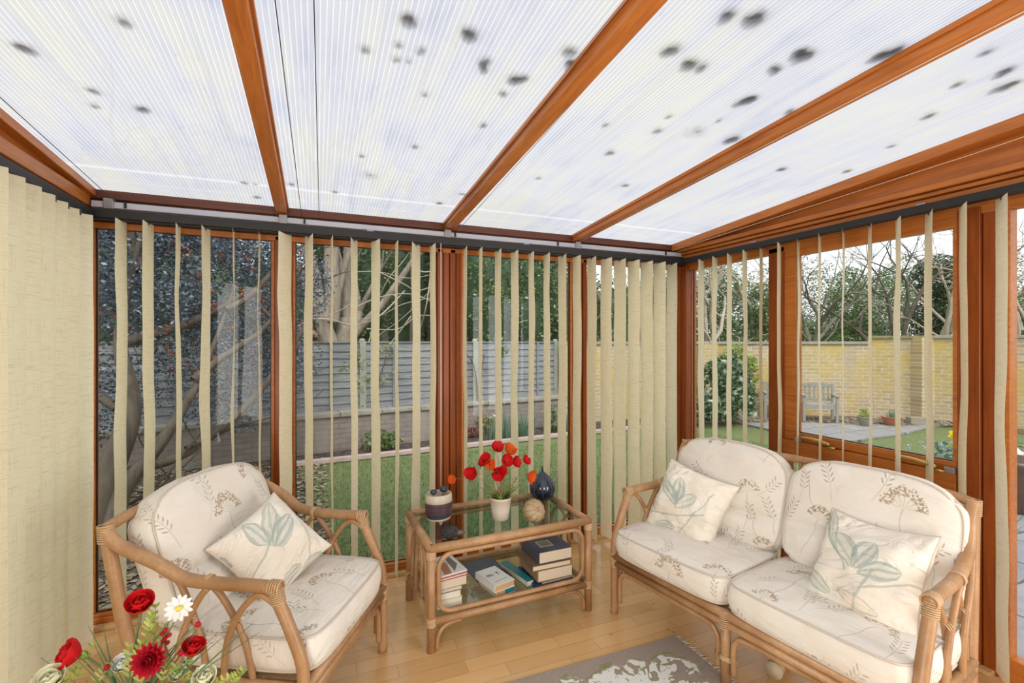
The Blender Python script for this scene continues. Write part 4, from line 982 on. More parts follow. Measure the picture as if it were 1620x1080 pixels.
# books -------------------------------------------------------------------
PAGES = (lambda m: m.done(m.bsdf(m.mix(m.noise(m.mapping(m.coord(), (1, 1, 260)), 2, 3), (.50, .40, .28), (.74, .64, .49)), .9)))(M('aged_book_pages'))
PAGEW = (lambda m: m.done(m.bsdf(m.mix(m.noise(m.mapping(m.coord(), (1, 1, 260)), 2, 3), (.62, .55, .42), (.82, .76, .64)), .9)))(M('pale_book_pages'))
PAGET = (lambda m: m.done(m.bsdf(m.mix(m.noise(m.mapping(m.coord(), (1, 1, 260)), 2, 3), (.48, .28, .12), (.62, .40, .20)), .9)))(M('browned_book_pages'))
def cover_mat(name, c, rough=.35): return simple(name, c, rough, 0, .12, 30)
def book(label, x, y, z, w, d, h, rz, cover, pages=PAGES, spine='left', group=None, decor=None):
    """x,y centre on the shelf; w along x, d along y; spine on one side"""
    b = thing('book', label, 'book', (x, y, z), rz, group)
    t_ = .0022
    obj('pages', MB().box(-w/2+.003, w/2-.003, -d/2+.003, d/2-.003, t_, h-t_), pages, b, smooth=False)
    m_ = MB().box(-w/2, w/2, -d/2, d/2, 0, t_).box(-w/2, w/2, -d/2, d/2, h-t_, h)
    if spine == 'left': m_.box(-w/2-.001, -w/2+.002, -d/2, d/2, 0, h)
    elif spine == 'right': m_.box(w/2-.002, w/2+.001, -d/2, d/2, 0, h)
    elif spine == 'back': m_.box(-w/2, w/2, d/2-.002, d/2+.001, 0, h)
    obj('cover', m_, cover, b, smooth=False)
    if decor: decor(b, w, d, h)
    return b
def tl(x, y): v_ = TFM @ Vector((x, y, 0)); return v_.x, v_.y
def plate(b, x0, x1, y0, y1, h, mat, name='cover_panel'): obj(name, MB().box(x0, x1, y0, y1, h, h+.0006), mat, b, smooth=False)
CV = dict(grey=cover_mat('grey_cover', (.33, .31, .30)), red=cover_mat('crimson_cover', (.42, .03, .07)), cream=cover_mat('cream_cover', (.62, .56, .46)), dark=cover_mat('slate_cover', (.075, .08, .11), .18), white=cover_mat('white_cover', (.78, .76, .74), .3), teal=cover_mat('teal_cover', (.01, .20, .27), .25), brown=cover_mat('brown_cover', (.20, .12, .07)), blue=cover_mat('night_blue_cover', (.03, .07, .13), .25), black=cover_mat('black_cover', (.02, .02, .022), .3), tan=cover_mat('tan_cover', (.34, .22, .12)))
x, y = tl(.105, .15)
zz = SH
for i, (lab, w_, d_, h_, rz, cv, pg) in enumerate([
    ('thick paperback at the bottom of the left pile', .135, .20, .040, .03, 'cream', PAGEW), ('paperback second from the bottom of the left pile', .13, .195, .034, -.02, 'cream', PAGEW),
    ('thin dark-edged book in the middle of the left pile', .13, .20, .022, .05, 'dark', PAGES), ('thick cream-paged book third from the top of the left pile', .15, .21, .046, .10, 'grey', PAGES),
    ('red-covered hardback under the grey magazine in the left pile', .15, .215, .014, .12, 'red', PAGES)]):
    book(lab, x+.01*(i > 2), y, zz+.0003, w_, d_, h_, rz+ta, CV[cv], pg, 'left'); zz += h_+.0006
def dec_mag(b, w_, d_, h_):
    obj('cover_panel', MB().add([(-.05, -.10, h_+.0004), (-.01, -.10, h_+.0004), (.01, .02, h_+.0004), (-.03, .06, h_+.0004)], [(0,1,2,3)]), cover_mat('rusty_print', (.48, .22, .14)), b, smooth=False)
    obj('cover_panel', MB().add([(.01, -.09, h_+.0004), (.055, -.02, h_+.0004), (.05, .08, h_+.0004), (.02, .05, h_+.0004)], [(0,1,2,3)]), cover_mat('charcoal_print', (.20, .19, .18)), b, smooth=False)
book('pale grey magazine on top of the left pile', x+.012, y+.005, zz+.0003, .145, .21, .008, .14+ta, CV['white'], PAGEW, 'left', decor=dec_mag)
# centre pile
x, y = tl(.385, .135)
def dec_tealedge(b, w_, d_, h_): obj('cover_panel', MB().box(.0, w_/2+.0005, -d_/2-.0007, -d_/2, .006, h_-.002), CV['teal'], b, smooth=False)
book('browned paperback under the white book in the centre of the shelf', x+.008, y-.004, SH+.0003, .115, .175, .030, .22, CV['cream'], PAGET, 'left', decor=dec_tealedge)
def dec_title(b, w_, d_, h_):
    z_ = h_+.0012
    PU, BK, PK = cover_mat('purple_ink', (.20, .02, .16)), CV['black'], cover_mat('pink_ink', (.70, .30, .32))
    S_ = .026
    M_ = [(-.030, -.002), (-.034, .006), (-.026, .012), (-.022, .004), (-.026, -.014), (-.020, .008), (-.014, .010), (-.013, -.010), (-.007, .006), (-.001, .008), (.001, -.008), (.006, -.004)]
    obj('title_lettering', MB().tube(catmull([(a_*.9-.012, b_*.9+.012, z_) for a_, b_ in M_], 4), .0013, 5), PU, b)
    obj('title_lettering', MB().tube(catmull([(-.003+.006*cos(q), .010+.006*sin(q), z_) for q in (0, 1.2, 2.4, 3.6, 4.8, 6)], 4), .0011, 5), PK, b)
    obj('title_lettering', MB().tube([(.026, .004, z_), (.026, .030, z_)], .0015, 5).tube(catmull([(.020, .026, z_), (.026, .024, z_), (.034, .031, z_)], 4), .0013, 5).tube([(.022, .004, z_), (.031, .004, z_)], .0009, 5), BK, b)
    mb = MB(); rr = random.Random(2)
    for k in range(22): a_ = -.045+k*.004; mb.box(a_, a_+.0025, -.062+k*.0004, -.058+k*.0004, z_-.0006, z_-.0002)
    obj('small_print', mb, CV['tan'], b, smooth=False)
book('white paperback with handwritten purple and black title on the lower shelf', x, y, SH+.0310, .128, .19, .034, .24, CV['white'], PAGET, 'left', decor=dec_title)
# right pile
x, y = tl(.70, .15)
zz = SH
def dec_blue(b, w_, d_, h_): plate(b, -.08, .05, -.10, .06, h_+.0002, cover_mat('blue_cloud_print', (.05, .13, .24), .3))
book('dark blue hardback at the bottom of the right pile', x+.0, y-.01, zz+.0003, .235, .25, .018, -.02, CV['blue'], PAGES, 'left', decor=dec_blue); zz += .019
book('brown-edged thin hardback second from the bottom of the right pile', x+.015, y-.005, zz+.0003, .20, .23, .010, .06, CV['brown'], PAGES, 'right'); zz += .0108
book('thick hardback with cream pages in the right pile', x+.005, y, zz+.0003, .215, .235, .060, .02, CV['tan'], PAGES, 'left'); zz += .0608
def lean_book():
    b = book('brown hardback overhanging the left side of the right pile', x-.012, y+.005, zz+.0003, .235, .24, .028, .0, CV['brown'], PAGES, 'left'); return b
lean_book(); zz += .0308
def dec_top(b, w_, d_, h_): plate(b, -.065, .02, -.06, .02, h_+.0002, cover_mat('pale_cover_window', (.36, .33, .31), .3)); plate(b, -.055, .01, -.05, .01, h_+.0009, cover_mat('brown_cover_window', (.22, .15, .10), .3))
book('thick dark slate hardback on top of the right pile', x+.012, y+.01, zz+.0003, .205, .235, .062, .02, CV['dark'], PAGES, 'left', decor=dec_top)
# flat folder and teal roll beside the right pile
def flat(name, label, cat, x, y, z, w_, d_, h_, rz, mat): tag(obj(name, MB().box(-w_/2, w_/2, -d_/2, d_/2, 0, h_), mat, loc=(x, y, z), rot=(0, 0, rz), smooth=False, bevel=.0015), label, cat)
x, y = tl(.50, .33)
flat('magazine', 'dark magazine lying flat behind the white paperback', 'magazine', x-.09, y, SH+.0003, .20, .27, .006, .1, CV['dark'])
x, y = tl(.545, .20)
b = book('teal paperback leaning beside the right pile', x+.0, y, SH+.0003, .045, .27, .032, .20, CV['teal'], PAGEW, 'right')

# ================================================================== RUG
rg = thing('rug', 'taupe rug with white and green botanical pattern and cream fringe', 'rug', (.83, 1.435, 0), radians(-1))
obj('pile', MB().box(-.84, .84, -.49, .49, .0005, .011), RUG, rg, smooth=False, bevel=.003)
mb = MB(); rr = random.Random(9)
for s in (-1, 1):
    for k in range(110):
        y = -.485+.97*k/109; L = rr.uniform(.035, .05); a = rr.uniform(-.5, .5)
        mb.tube([(s*.838, y, .008), (s*(.838+L*.5), y+a*L*.4, .005+rr.random()*.004), (s*(.838+L), y+a*L, .003)], .0016, 4)
obj('fringe', mb, simple('cream_cotton_fringe', (.66, .62, .54), .9), rg, kind='stuff')

# white roll (castor) under settee behind the centre leg
p = atz(1180, 1040, 0)
ct = SFM @ Vector((.75, .26, 0))
rl = thing('wooden_reel', 'pale wooden reel standing under the settee behind its centre leg', 'reel', ct, .4)
obj('drum', MB().tube([(-.03, 0, .035), (.03, 0, .035)], .035, 24), PINE, rl)
obj('flange', MB().tube([(-.036, 0, .035), (-.03, 0, .035)], .037, 24), simple('cream_flange', (.52, .43, .30), .6), rl)

# ================================================================== FLOWER ARRANGEMENT (foreground)
B0 = Vector((-.40, 1.36, 0))
fa = thing('flower_arrangement', 'tall artificial arrangement of red roses, dahlia, daisy and grasses in the foreground', 'flowers', B0)
obj('vase', MB().lathe([(.07, 0), (.085, .01), (.09, .20), (.07, .40), (.055, .50), (.062, .54), (.056, .54), (.05, .50), (.002, .48)], 32), simple('brown_glazed_vase', (.25, .13, .07), .3), fa)
def at(u, v, depth=0):   # point seen at (u,v) in the plane through the vase facing the camera
    q = ray(u, v); n_ = Vector((ST, CT, 0)); k = (B0.x*ST+B0.y*CT+depth)/(q.x*ST+q.y*CT); return Vector((q.x*k, q.y*k, 1.5+q.z*k))-B0
def stem_to(c, r_=.0018, mat=STEM, bend=0):
    b0 = Vector((random.uniform(-.03, .03), random.uniform(-.03, .03), .49)); mid = b0*.4+c*.6+Vector((-c.x*.3+bend, 0, .02))
    return obj('stem', MB().tube(catmull([b0, mid, c], 6), r_, 6), mat, fa)
VIEW = Vector((-ST*.3-.05, -CT, .25))
def rose(c, s, axis, mat):
    axis = Vector(axis).normalized(); A = axis.orthogonal().normalized(); B = axis.cross(A); mb = MB()
    for ring, (n_, el, L, w2_) in enumerate([(5, .35, 1.0, 1.1), (5, .75, .95, 1.0), (4, 1.1, .85, .9), (3, 1.35, .75, .7)]):
        for k in range(n_):
            a = 2*pi*k/n_+ring*.6; d = A*cos(a)+B*sin(a)
            petal(mb, c+d*s*.08, d*cos(el)+axis*sin(el), axis*cos(el)-d*sin(el), s*L, s*w2_, .5, .5, 6, 5)
    o = obj('rose', mb, mat, fa); mb = MB()
    for k in range(5):
        a = 2*pi*k/5; d = A*cos(a)+B*sin(a); petal(mb, c-axis*s*.1, d*.8+axis*.5, axis-d*.5, s*.75, s*.45, .3, .3, 4, 3)
    mb.sphere(c-axis*s*.12, s*.22, 8, 6); obj('sepals', mb, LFG, o); return o
for (u, v, s, ax, dp) in [(222, 962, .040, (.1, -.5, .8), 0), (128, 1036, .045, (-.75, -.3, .45), .0), (302, 1034, .036, (.3, -.3, .9), .03)]:
    c = at(u, v, dp); rose(c, s, ax, PRED); stem_to(c-Vector(ax).normalized()*.01, .0028)
c = at(238, 1042, -.05); mb = MB(); ax = VIEW.normalized(); A = ax.orthogonal().normalized(); B = ax.cross(A)
for ring in range(5):
    n_ = 16-ring*2; el = .05+ring*.3
    for k in range(n_):
        a = 2*pi*k/n_+ring*.35; d = A*cos(a)+B*sin(a); petal(mb, c+d*.004+ax*ring*.003, d*cos(el)+ax*sin(el), ax*cos(el)-d*sin(el), (.044-ring*.006)*.78, .0115, .25, .5, 5, 3)
o = obj('dahlia', mb, PCRIM, fa); stem_to(c, .0026)
c = at(283, 962, 0); mb = MB(); ax = Vector((.15, -.75, .5)).normalized(); A = ax.orthogonal().normalized(); B = ax.cross(A)
for k in range(13):
    a = 2*pi*k/13; d = A*cos(a)+B*sin(a); petal(mb, c+d*.006, d+ax*.25*(k % 2), ax, .023, .011, .1, .2, 4, 3)
o = obj('daisy', mb, PWH, fa); obj('flower_centre', MB().sphere(c+ax*.004, .008, 10, 6, (1,1,.6)), YELC, o); stem_to(c, .0022)
for (u, v, s, dp) in [(82, 1082, .040, -.05), (325, 1078, .034, -.04), (195, 1055, .030, .02), (282, 1070, .026, .0)]:
    c = at(u, v, dp); o = rose(c, s, (.0, -.5, .85), PCRM if v > 1060 else PWH); stem_to(c, .0022)
for i, (u, v) in enumerate([(313, 987), (169, 1055), (262, 1008), (258, 1014), (265, 1016), (256, 1002), (268, 1004), (262, 996), (286, 1033)]):
    c = at(u, v, -.01); obj('berry', MB().sphere(c, .0065 if i in (0,1,8) else .005, 8, 6), PCRIM, fa)
    if i in (0, 1, 2): stem_to(c, .0013)
rr = random.Random(12)
blades = [(140,990,.0),(163,988,.02),(135,1075,0),(104,1015,.0),(65,1040,.02),(400,985,-.05),(355,1005,.0),(345,1000,-.05),(410,1000,-.05),(305,985,.0),(280,975,.02),(262,1000,0),(330,1020,-.03),(270,975,.02),(310,1000,.03),(290,1010,0),(170,1030,-.03),(150,1020,-.02),(220,985,0),(120,1040,-.05),(320,985,.04),(50,1070,0)]
for (u, v, dp) in blades:
    c = at(u, v, dp); b0 = Vector((rr.uniform(-.03, .03), rr.uniform(-.03, .03), .49)); mid = b0*.5+c*.5+Vector((-c.x*.15, 0, .02)); P_ = catmull([b0, mid, c], 8)
    mb = MB(); wd = rr.uniform(.002, .004)
    sd_ = Vector((CT, -ST, 0))
    vs = []; n_ = len(P_)
    for k, q in enumerate(P_): wk = wd*(1-(k/(n_-1))**2)+.0003; vs += [q-sd_*wk, q+Vector((0,-.0008,0)), q+sd_*wk]
    fs = []
    for k in range(n_-1): fs += [(3*k, 3*k+1, 3*k+4, 3*k+3), (3*k+1, 3*k+2, 3*k+5, 3*k+4)]
    obj('grass_blade', MB().add(vs, fs), LFD, fa, solid=.0006)
def leaf_spray(u0, v0, u1, v1, n_, dp, L=.022, mat=LFG):
    a, b_ = at(u0, v0, dp), at(u1, v1, dp); mb = MB().tube([a, (a+b_)/2+Vector((.003,0,0)), b_], .001, 5); d = (b_-a).normalized(); sd_ = Vector((CT, -ST, 0))
    for k in range(n_):
        q = a.lerp(b_, (k+.5)/n_)
        for s in (-1, 1): petal(mb, q, sd_*s*.8+d*.8+Vector((0, rr.uniform(-.4,.4), 0)), (-.2, -.9, .3), L*(1-.4*k/n_), L*.28, .15, .2, 4, 2)
    obj('leaf_spray', mb, mat, fa)
leaf_spray(240, 1040, 246, 955, 8, .02); leaf_spray(205, 1075, 205, 1018, 6, -.01); leaf_spray(205, 1060, 225, 1012, 5, -.02, .018); leaf_spray(115, 1078, 150, 1015, 4, .0, .02); leaf_spray(95, 1080, 130, 1062, 4, -.03, .022); leaf_spray(255, 1080, 262, 1040, 4, -.03, .02); leaf_spray(340, 1080, 365, 1072, 3, -.03, .02); leaf_spray(290, 1080, 300, 1045, 4, .0, .02); leaf_spray(225, 1080, 215, 1055, 4, -.06, .02, LFG); leaf_spray(60,1080,110,1045,4,0.02,.02)
for (a_, b_, c_, d_) in [(180,1080,190,1045),(300,1080,330,1050),(150,1080,175,1050),(215,1060,232,1000),(250,1030,262,985),(275,1080,278,1050),(100,1080,120,1055),(365,1080,385,1060),(235,1000,240,970)]: leaf_spray(a_, b_, c_, d_, 5, rr.uniform(-.04,.04), .020, LFG if a_ % 2 else LYEL)

# ================================================================== THE GARDEN
G = -.12
struct('ground', MB().box(-40, 60, YB+.09, 70, G-.1, G).box(XR+.09, 60, -20, YB+.09, G-.1, G).box(-40, XL-.09, -20, YB+.09, G-.1, G), LAWN, 'lawn around the conservatory')
def plinth():
    m_ = MB().box(XL-.10, XR+.10, YB+.0, YB+.09, G, -.001).box(XR, XR+.09, YF, YB, G, -.001).box(XL-.09, XL, YF, YB, G, -.001)
    struct('base_wall', m_, BRP)
plinth()
def poly(name, pts, h, mat, label=None, th=.02):
    n = len(pts); m_ = MB().add([(x, y, h) for x, y in pts]+[(x, y, h-th) for x, y in pts], [tuple(range(n))]+[tuple(range(2*n-1, n-1, -1))]+[(i, n+i, n+(i+1) % n, (i+1) % n) for i in range(n)])
    return struct(name, m_, mat, label)
def A(u, v, h=G): q = atz(u, v, h); return (q.x, q.y)
WA, WB = Vector((-4.6, 6.63, 0)), Vector((4.45, 8.22, 0)); WD = (WB-WA).normalized(); WN = Vector((-WD.y, WD.x, 0)); wrot = atan2(WD.y, WD.x)
poly('ground_litter', [(-9, 3.25), (.0, 3.25), (.07, 4.3), (-.08, 5.5), (-.26, 6.72), (-.4, 7.3), (-4.6, 6.62), (-9, 6.0)], G+.012, LITTER, 'dark soil and leaf litter under the big shrub')
poly('ground_bed', [(-.26, 6.73), (3.98, 7.13), (6.3, 7.25), (8.2, 8.1), (4.6, 8.25), (-.4, 7.4)], G+.02, SOIL, 'dark soil bed below the low wall')
RW = [(4.45, 8.22), (8.2, 8.28), (11.0, 6.55), (11.55, 5.75), (12.2, 4.2), (12.7, .5)]
poly('ground_leaves', [A(1086, 668), A(1150, 671), A(1220, 676), A(1300, 688), A(1470, 672), A(1560, 678), A(1640, 690), (12.6, 1.0), (12.1, 4.3), (11.5, 5.8), (10.95, 6.6), (8.2, 8.3), (6.2, 8.3)], G+.012, BARKL, 'reddish leaf litter bed along the yellow brick wall')
poly('ground_path', [A(1112, 663), A(1160, 669), A(1215, 681), A(1290, 703), A(1330, 706), A(1372, 696), A(1420, 690), A(1470, 678), A(1540, 664), A(1500, 661), A(1400, 664), A(1330, 663), A(1262, 663), A(1225, 658), A(1170, 658), A(1120, 658)], G+.035, GRAV, 'grey stone path in front of the garden chairs', .03)
poly('ground_patio', [(2.95, -6), (10, -6), (9.5, 1.5), (8.2, 2.65), (7.2, 2.95), (5.6, 3.0), (4.2, 3.1), (2.95, 3.1)], G+.03, PAVE, 'riven slate patio outside the right-hand door', .03)
# lawn edging
def run(name, a, b_, w_, h_, z_, mat, label=None, kind=True):
    a, b_ = Vector((*a, 0)), Vector((*b_, 0)); L = (b_-a).length; rz = atan2(b_.y-a.y, b_.x-a.x)
    o = obj(name, MB().box(0, L, -w_/2, w_/2, 0, h_), mat, loc=(a.x, a.y, z_), rot=(0, 0, rz), smooth=False, bevel=.008)
    if kind: o['kind'] = 'structure'
    if label: o['label'] = label
    return o
EDG = simple('pale_pink_edging', (.50, .38, .35), .9, 0, .3, 9, .3)
run('trim_61', (-.26, 6.72), (3.98, 7.12), .10, .06, G+.01, EDG, 'pink stone edging between the lawn and the bed'); run('trim_62', (3.98, 7.12), (6.3, 7.24), .10, .06, G+.01, EDG)
# low brick wall with coping, fence above
L = (WB-WA).length
struct('wall_low', MB().box(0, L, -.11, .11, G-.05, .40), BRP, 'low pinkish brick wall below the grey fence', loc=WA, rot=(0, 0, wrot))
cp = MB(); k = 0; rr = random.Random(1)
while k*.62 < L: cp.box(k*.62+.004, min(L, k*.62+.616), -.15, .14, .40+rr.uniform(-.004, .004), .465+rr.uniform(-.006, .006)); k += 1
struct('wall_low_coping', cp, COPE, 'weathered coping of the low wall', loc=WA, rot=(0, 0, wrot), bevel=.01)
fr = thing('fence', 'weathered grey horizontal board fence standing on the low brick wall', 'fence', WA+WN*.10, wrot)
def along(u): # distance along wall for a pixel column
    q = ray(u, 540); P0 = WA+WN*.1; den = q.x*WD.y-q.y*WD.x; return -(q.x*P0.y-q.y*P0.x)/den if abs(den) > 1e-6 else 0
ps = sorted([along(573)+1.87*k for k in range(-3, 3)]); ps[-2] = along(751)
for x in ps:
    if 0 < x < L: obj('post', MB().box(x-.05, x+.05, -.05, .05, .42, 1.50).lathe([(.05, 1.5), (.045, 1.535), (.01, 1.55)], 8, c=(x, 0, 0)), CONC, fr, smooth=False, bevel=.008)
ps = [0]+[x for x in ps if 0 < x < L]+[L]
for a, b_ in zip(ps[:-1], ps[1:]):
    if b_-a < .2: continue
    m_ = MB(); nb = 9; z_ = .47; hh = (1.475-.47)/nb; nx = 10
    for i in range(nb):
        for c_ in range(nx):
            x0_, x1_ = a+.05+(b_-a-.1)*c_/nx, a+.05+(b_-a-.1)*(c_+1)/nx
            w0, w1 = [mnoise.noise(Vector((xx*2.2, i*3.7, a)))*.018 for xx in (x0_, x1_)]
            zb = z_+i*hh; V_ = [(x0_, -.028, zb-.012+w0), (x1_, -.028, zb-.012+w1), (x1_, -.006, zb+hh+.004), (x0_, -.006, zb+hh+.004), (x0_, -.014, zb-.012+w0), (x1_, -.014, zb-.012+w1), (x1_, .004, zb+hh+.004), (x0_, .004, zb+hh+.004)]
            m_.add(V_, [(0,1,2,3),(7,6,5,4),(0,4,5,1),(3,2,6,7)])
    m_.box(a+.05, b_-.05, -.035, .02, 1.478, 1.500)
    for q in (.25, .75): m_.box(a+(b_-a)*q-.02, a+(b_-a)*q+.02, -.045, -.022, .47, 1.48)
    obj('panel', m_, FENCE, fr, smooth=False)
# yellow brick wall
for i, (a, b_) in enumerate(zip(RW[:-1], RW[1:])):
    top = 1.44 if i < 2 else 1.56
    run('wall_garden', a, b_, .22, top-G, G, BRY, 'yellow brick garden wall' if i == 0 else None); run('wall_garden_coping', a, b_, .30, .06, top, COPE if i != 2 else COPEM)
for (x, y, s, hh) in [(4.5, 8.2, .24, 1.50), (7.95, 8.05, .34, 1.44), (11.42, 5.78, .30, 1.58)]:
    o = struct('wall_pier', MB().box(-s/2, s/2, -s/2, s/2, 0, hh-G), BRY, loc=(x, y, G), rot=(0, 0, -.3))

# foliage tools -------------------------------------------------------------
def leaves(name, blobs, n, size, mat, par=None, seed=0, flat=.0, hollow=.35, droop=0):
    rr = random.Random(seed); m_ = MB(); V_ = m_.v; F_ = m_.f
    tot = sum(b_[3]*b_[4]*b_[5] for b_ in blobs)
    for (cx_, cy_, cz_, rx, ry, rz_) in blobs:
        k_ = int(n*rx*ry*rz_/tot)
        for _ in range(k_):
            while True:
                x, y, z = rr.uniform(-1, 1), rr.uniform(-1, 1), rr.uniform(-1, 1); d = x*x+y*y+z*z
                if hollow*hollow < d < 1: break
            cl = mnoise.noise(Vector((cx_+x*rx, cy_+y*ry, cz_+z*rz_))*2.3)
            if cl < -.12 and rr.random() < .75: continue
            c = Vector((cx_+x*rx, cy_+y*ry, cz_+z*rz_)); s = size*rr.uniform(.6, 1.3)
            d1 = Vector((rr.gauss(0, 1), rr.gauss(0, 1), rr.gauss(0, .6)-droop)).normalized(); d2 = d1.cross(Vector((rr.gauss(0, 1), rr.gauss(0, 1), rr.gauss(0, 1)))).normalized()
            o = len(V_); q = d2*s*.28
            V_.extend([tuple(c-d1*s*.5), tuple(c+q), tuple(c+d1*s*.5), tuple(c-q)]); F_.append((o, o+1, o+2, o+3))
    return obj(name, m_, mat, par, smooth=False)
def grow(mb, p, d, L, r, depth, rr, tips, spread=.55, up=.15, seg=4, ratio=.72, minr=.004, wig=.18):
    pts = [Vector(p)]; rs = [r]; d = Vector(d).normalized()
    for i in range(seg):
        d = (d+Vector((rr.gauss(0, wig), rr.gauss(0, wig), rr.gauss(0, wig)+up*.2))).normalized()
        pts.append(pts[-1]+d*L/seg); rs.append(r*(1-.42*(i+1)/seg))
    mb.tube(pts, rs, 8 if r > .05 else (5 if r > .012 else 3), cap=False)
    if depth == 0 or rs[-1] < minr: tips.append(pts[-1]); return
    nb = 2 if rr.random() < .45 else 3
    for k in range(nb):
        j = seg if k < 2 else rr.randint(2, seg)
        q = pts[j]; dd = (d+Vector((rr.gauss(0, spread), rr.gauss(0, spread), rr.gauss(0, spread*.7)+up))).normalized()
        grow(mb, q, dd, L*ratio*rr.uniform(.8, 1.15), rs[j]*.72, depth-1, rr, tips, spread, up, max(3, seg-1), ratio, minr, wig)
def bare_tree(name, label, base, stems, depth, mat, seed, cat='tree', group=None, leafargs=None, twig=None, **k):
    rr = random.Random(seed); t_ = thing(name, label, cat, base, 0, group)
    mb = MB(); tips = []
    for (o_, d_, L_, r_) in stems: grow(mb, o_, d_, L_, r_, depth, rr, tips, **k)
    obj('branches', mb, mat, t_)
    if leafargs: leaves('foliage', par=t_, **leafargs)
    return t_, tips
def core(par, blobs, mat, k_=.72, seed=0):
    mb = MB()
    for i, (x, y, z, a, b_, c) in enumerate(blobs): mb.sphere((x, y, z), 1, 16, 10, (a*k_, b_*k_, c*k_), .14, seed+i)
    obj('dark_core', mb, mat, par)  # solid dark lumps added inside the crowns to block sky gaps

# big cotoneaster at the left
t_ = thing('cotoneaster_shrub', 'large cotoneaster shrub with blue sky sheen in its leaf colour and orange berries outside the left windows', 'shrub', (-1.55, 4.45, G))
rr = random.Random(31); mb = MB(); tips = []
mb.tube(catmull([(-.02, .05, -.02), (.06, .08, .55), (.20, .12, 1.1), (.10, .22, 1.7), (.22, .35, 2.6)], 6), [.13-.0049*i for i in range(25)], 12)
mb.tube(catmull([(.10, -.02, -.02), (.16, .05, .45), (.42, .10, .85), (.65, .25, 1.35), (.85, .5, 2.1)], 6), [.085-.0033*i for i in range(25)], 10)
mb.tube(catmull([(-.15, .1, 0), (-.1, .2, .4), (.1, .3, .55), (.5, .5, .65), (1.0, .8, 1.1), (1.5, 1.2, 1.9)], 6), [.06-.0012*i for i in range(31)], 8)
for (o_, d_, L_, r_) in [((.1,.2,1.6),(.6,.6,.5),1.0,.05),((.2,.3,2.2),(-.3,.3,.9),.9,.05),((.6,.2,1.3),(.8,.5,.6),.9,.04),((.8,.4,1.9),(.5,.7,.4),.8,.035),((.1,.15,1.1),(-.7,.3,.5),.9,.04),((.5,.4,.7),(.9,.8,.3),.8,.025),((.3,.2,.4),(1,.6,.2),.7,.02),((.2,.2,.3),(.8,.1,.5),.6,.015),((.4,.3,.9),(.5,-.2,.5),.5,.015),((.1,.1,.3),(1,.3,.3),.8,.014)]: grow(mb, o_, d_, L_, r_, 4, rr, tips, .6, .1)
obj('branches', mb, BARKD, t_)
cb = [(.15, .35, 2.15, .5, .35, .6), (.7, .9, 1.9, .5, .4, .5), (.1, .75, 2.3, .8, .7, .75), (.85, 1.5, 2.2, .75, .7, .8), (1.2, 1.8, 1.55, .45, .5, .55), (.55, 1.1, 3.0, .95, .9, .7), (-.7, .8, 2.4, .8, .8, .9), (.45, .85, 1.65, .45, .4, .4), (1.42, 1.9, 2.35, .35, .4, .5), (-.3, .5, 1.2, .6, .5, .5), (.6, 2.0, 1.4, .9, .4, .9), (.1,.2,2.75,.6,.5,.35)]
leaves('foliage', cb, 85000, .036, LCOT, t_, 5, hollow=.1)
mb = MB()
for k in range(420):
    b_ = rr.choice(cb[:8]); d = dirv(rr.uniform(0, 6.3), rr.uniform(-1.2, 1.2)); c = Vector((b_[0]+d.x*b_[3]*.85, b_[1]+d.y*b_[4]*.85, b_[2]+d.z*b_[5]*.85))
    if mnoise.noise(c*2.8) > .05:
        for j in range(4): mb.sphere(c+Vector((rr.gauss(0,.02), rr.gauss(0,.02), rr.gauss(0,.02))), .011, 5, 4)
obj('berries', mb, BERRY, t_)
# dark evergreen thicket the shrub and the leaf wall behind the fence
def thicket(name, label, base, blobs, n, size, lm, seed, trunks=(), cat='tree', cmat=None, hollow=.6, group=None, bm_=BARKD, corek=.72):
    t_ = thing(name, label, cat, base, 0, group)
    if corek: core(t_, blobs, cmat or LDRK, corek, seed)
    leaves('foliage', blobs, n, size, lm, t_, seed, hollow=hollow)
    mb = MB()
    for (x, y, r_, h_) in trunks: mb.tube([(x, y, 0), (x+.1, y, h_*.5), (x, y+.1, h_)], [r_, r_*.8, r_*.5], 9)
    if not trunks: mb.tube([(0, 0, 0), (.05, 0, 1.5)], [.12, .08], 8)
    obj('trunk', mb, bm_, t_); return t_
def P2(u, y): q = aty(u, 540, y); return q.x
thicket('laurel_hedge', 'dense dark laurel hedge behind the big shrub at the far left', (-4.2, 9.0, G), [(-3.2, -1.2, 1.8, 1.9, .8, 2.2), (-1.2, -.4, 1.9, 1.6, .8, 2.2), (.6, .2, 1.9, 1.5, .8, 2.1), (2.3, .6, 1.8, 1.3, .7, 2.2), (3.4, .9, 1.6, .9, .6, 1.8), (-4.6, -3, 1.8, 1.6, 1.6, 2.2), (-1, 0, 3.6, 2.2, .8, 1.0), (1.6, .6, 3.8, 1.8, .8, 1.0)], 30000, .09, LDRK, 60, [(0, 0, .15, 3)], hollow=.7, corek=.78)
thicket('background_hedge', 'long dark hedge far behind the grey fence and the trees', (1.0, 15.5, G), [(x_*1.9, 0, 1.7, 1.5, .8, 2.3) for x_ in range(-5, 5)], 16000, .11, LDRK, 59, [(0, 0, .15, 2)], hollow=.7, corek=.8)
thicket('conifer', 'dark conifer behind the fence left of the bare forked tree', (P2(300, 11), 11, G), [(-1.6, 0, 2.2, 1.6, .9, 2.4), (0, .3, 1.6, 1.0, .8, 1.6)], 5000, .10, LDRK, 61, [(-1.5, .3, .15, 4)], corek=.0)
thicket('conifer', 'tall dark conifer directly behind the bare forked tree', (P2(500, 12.5), 12.5, G), [(0, 0, 2.6, 1.3, .8, 3.0), (-1.3, .6, 2.2, 1.0, .8, 2.2)], 7000, .11, LDRK, 62, [(0, 0, .2, 6)], corek=.0)
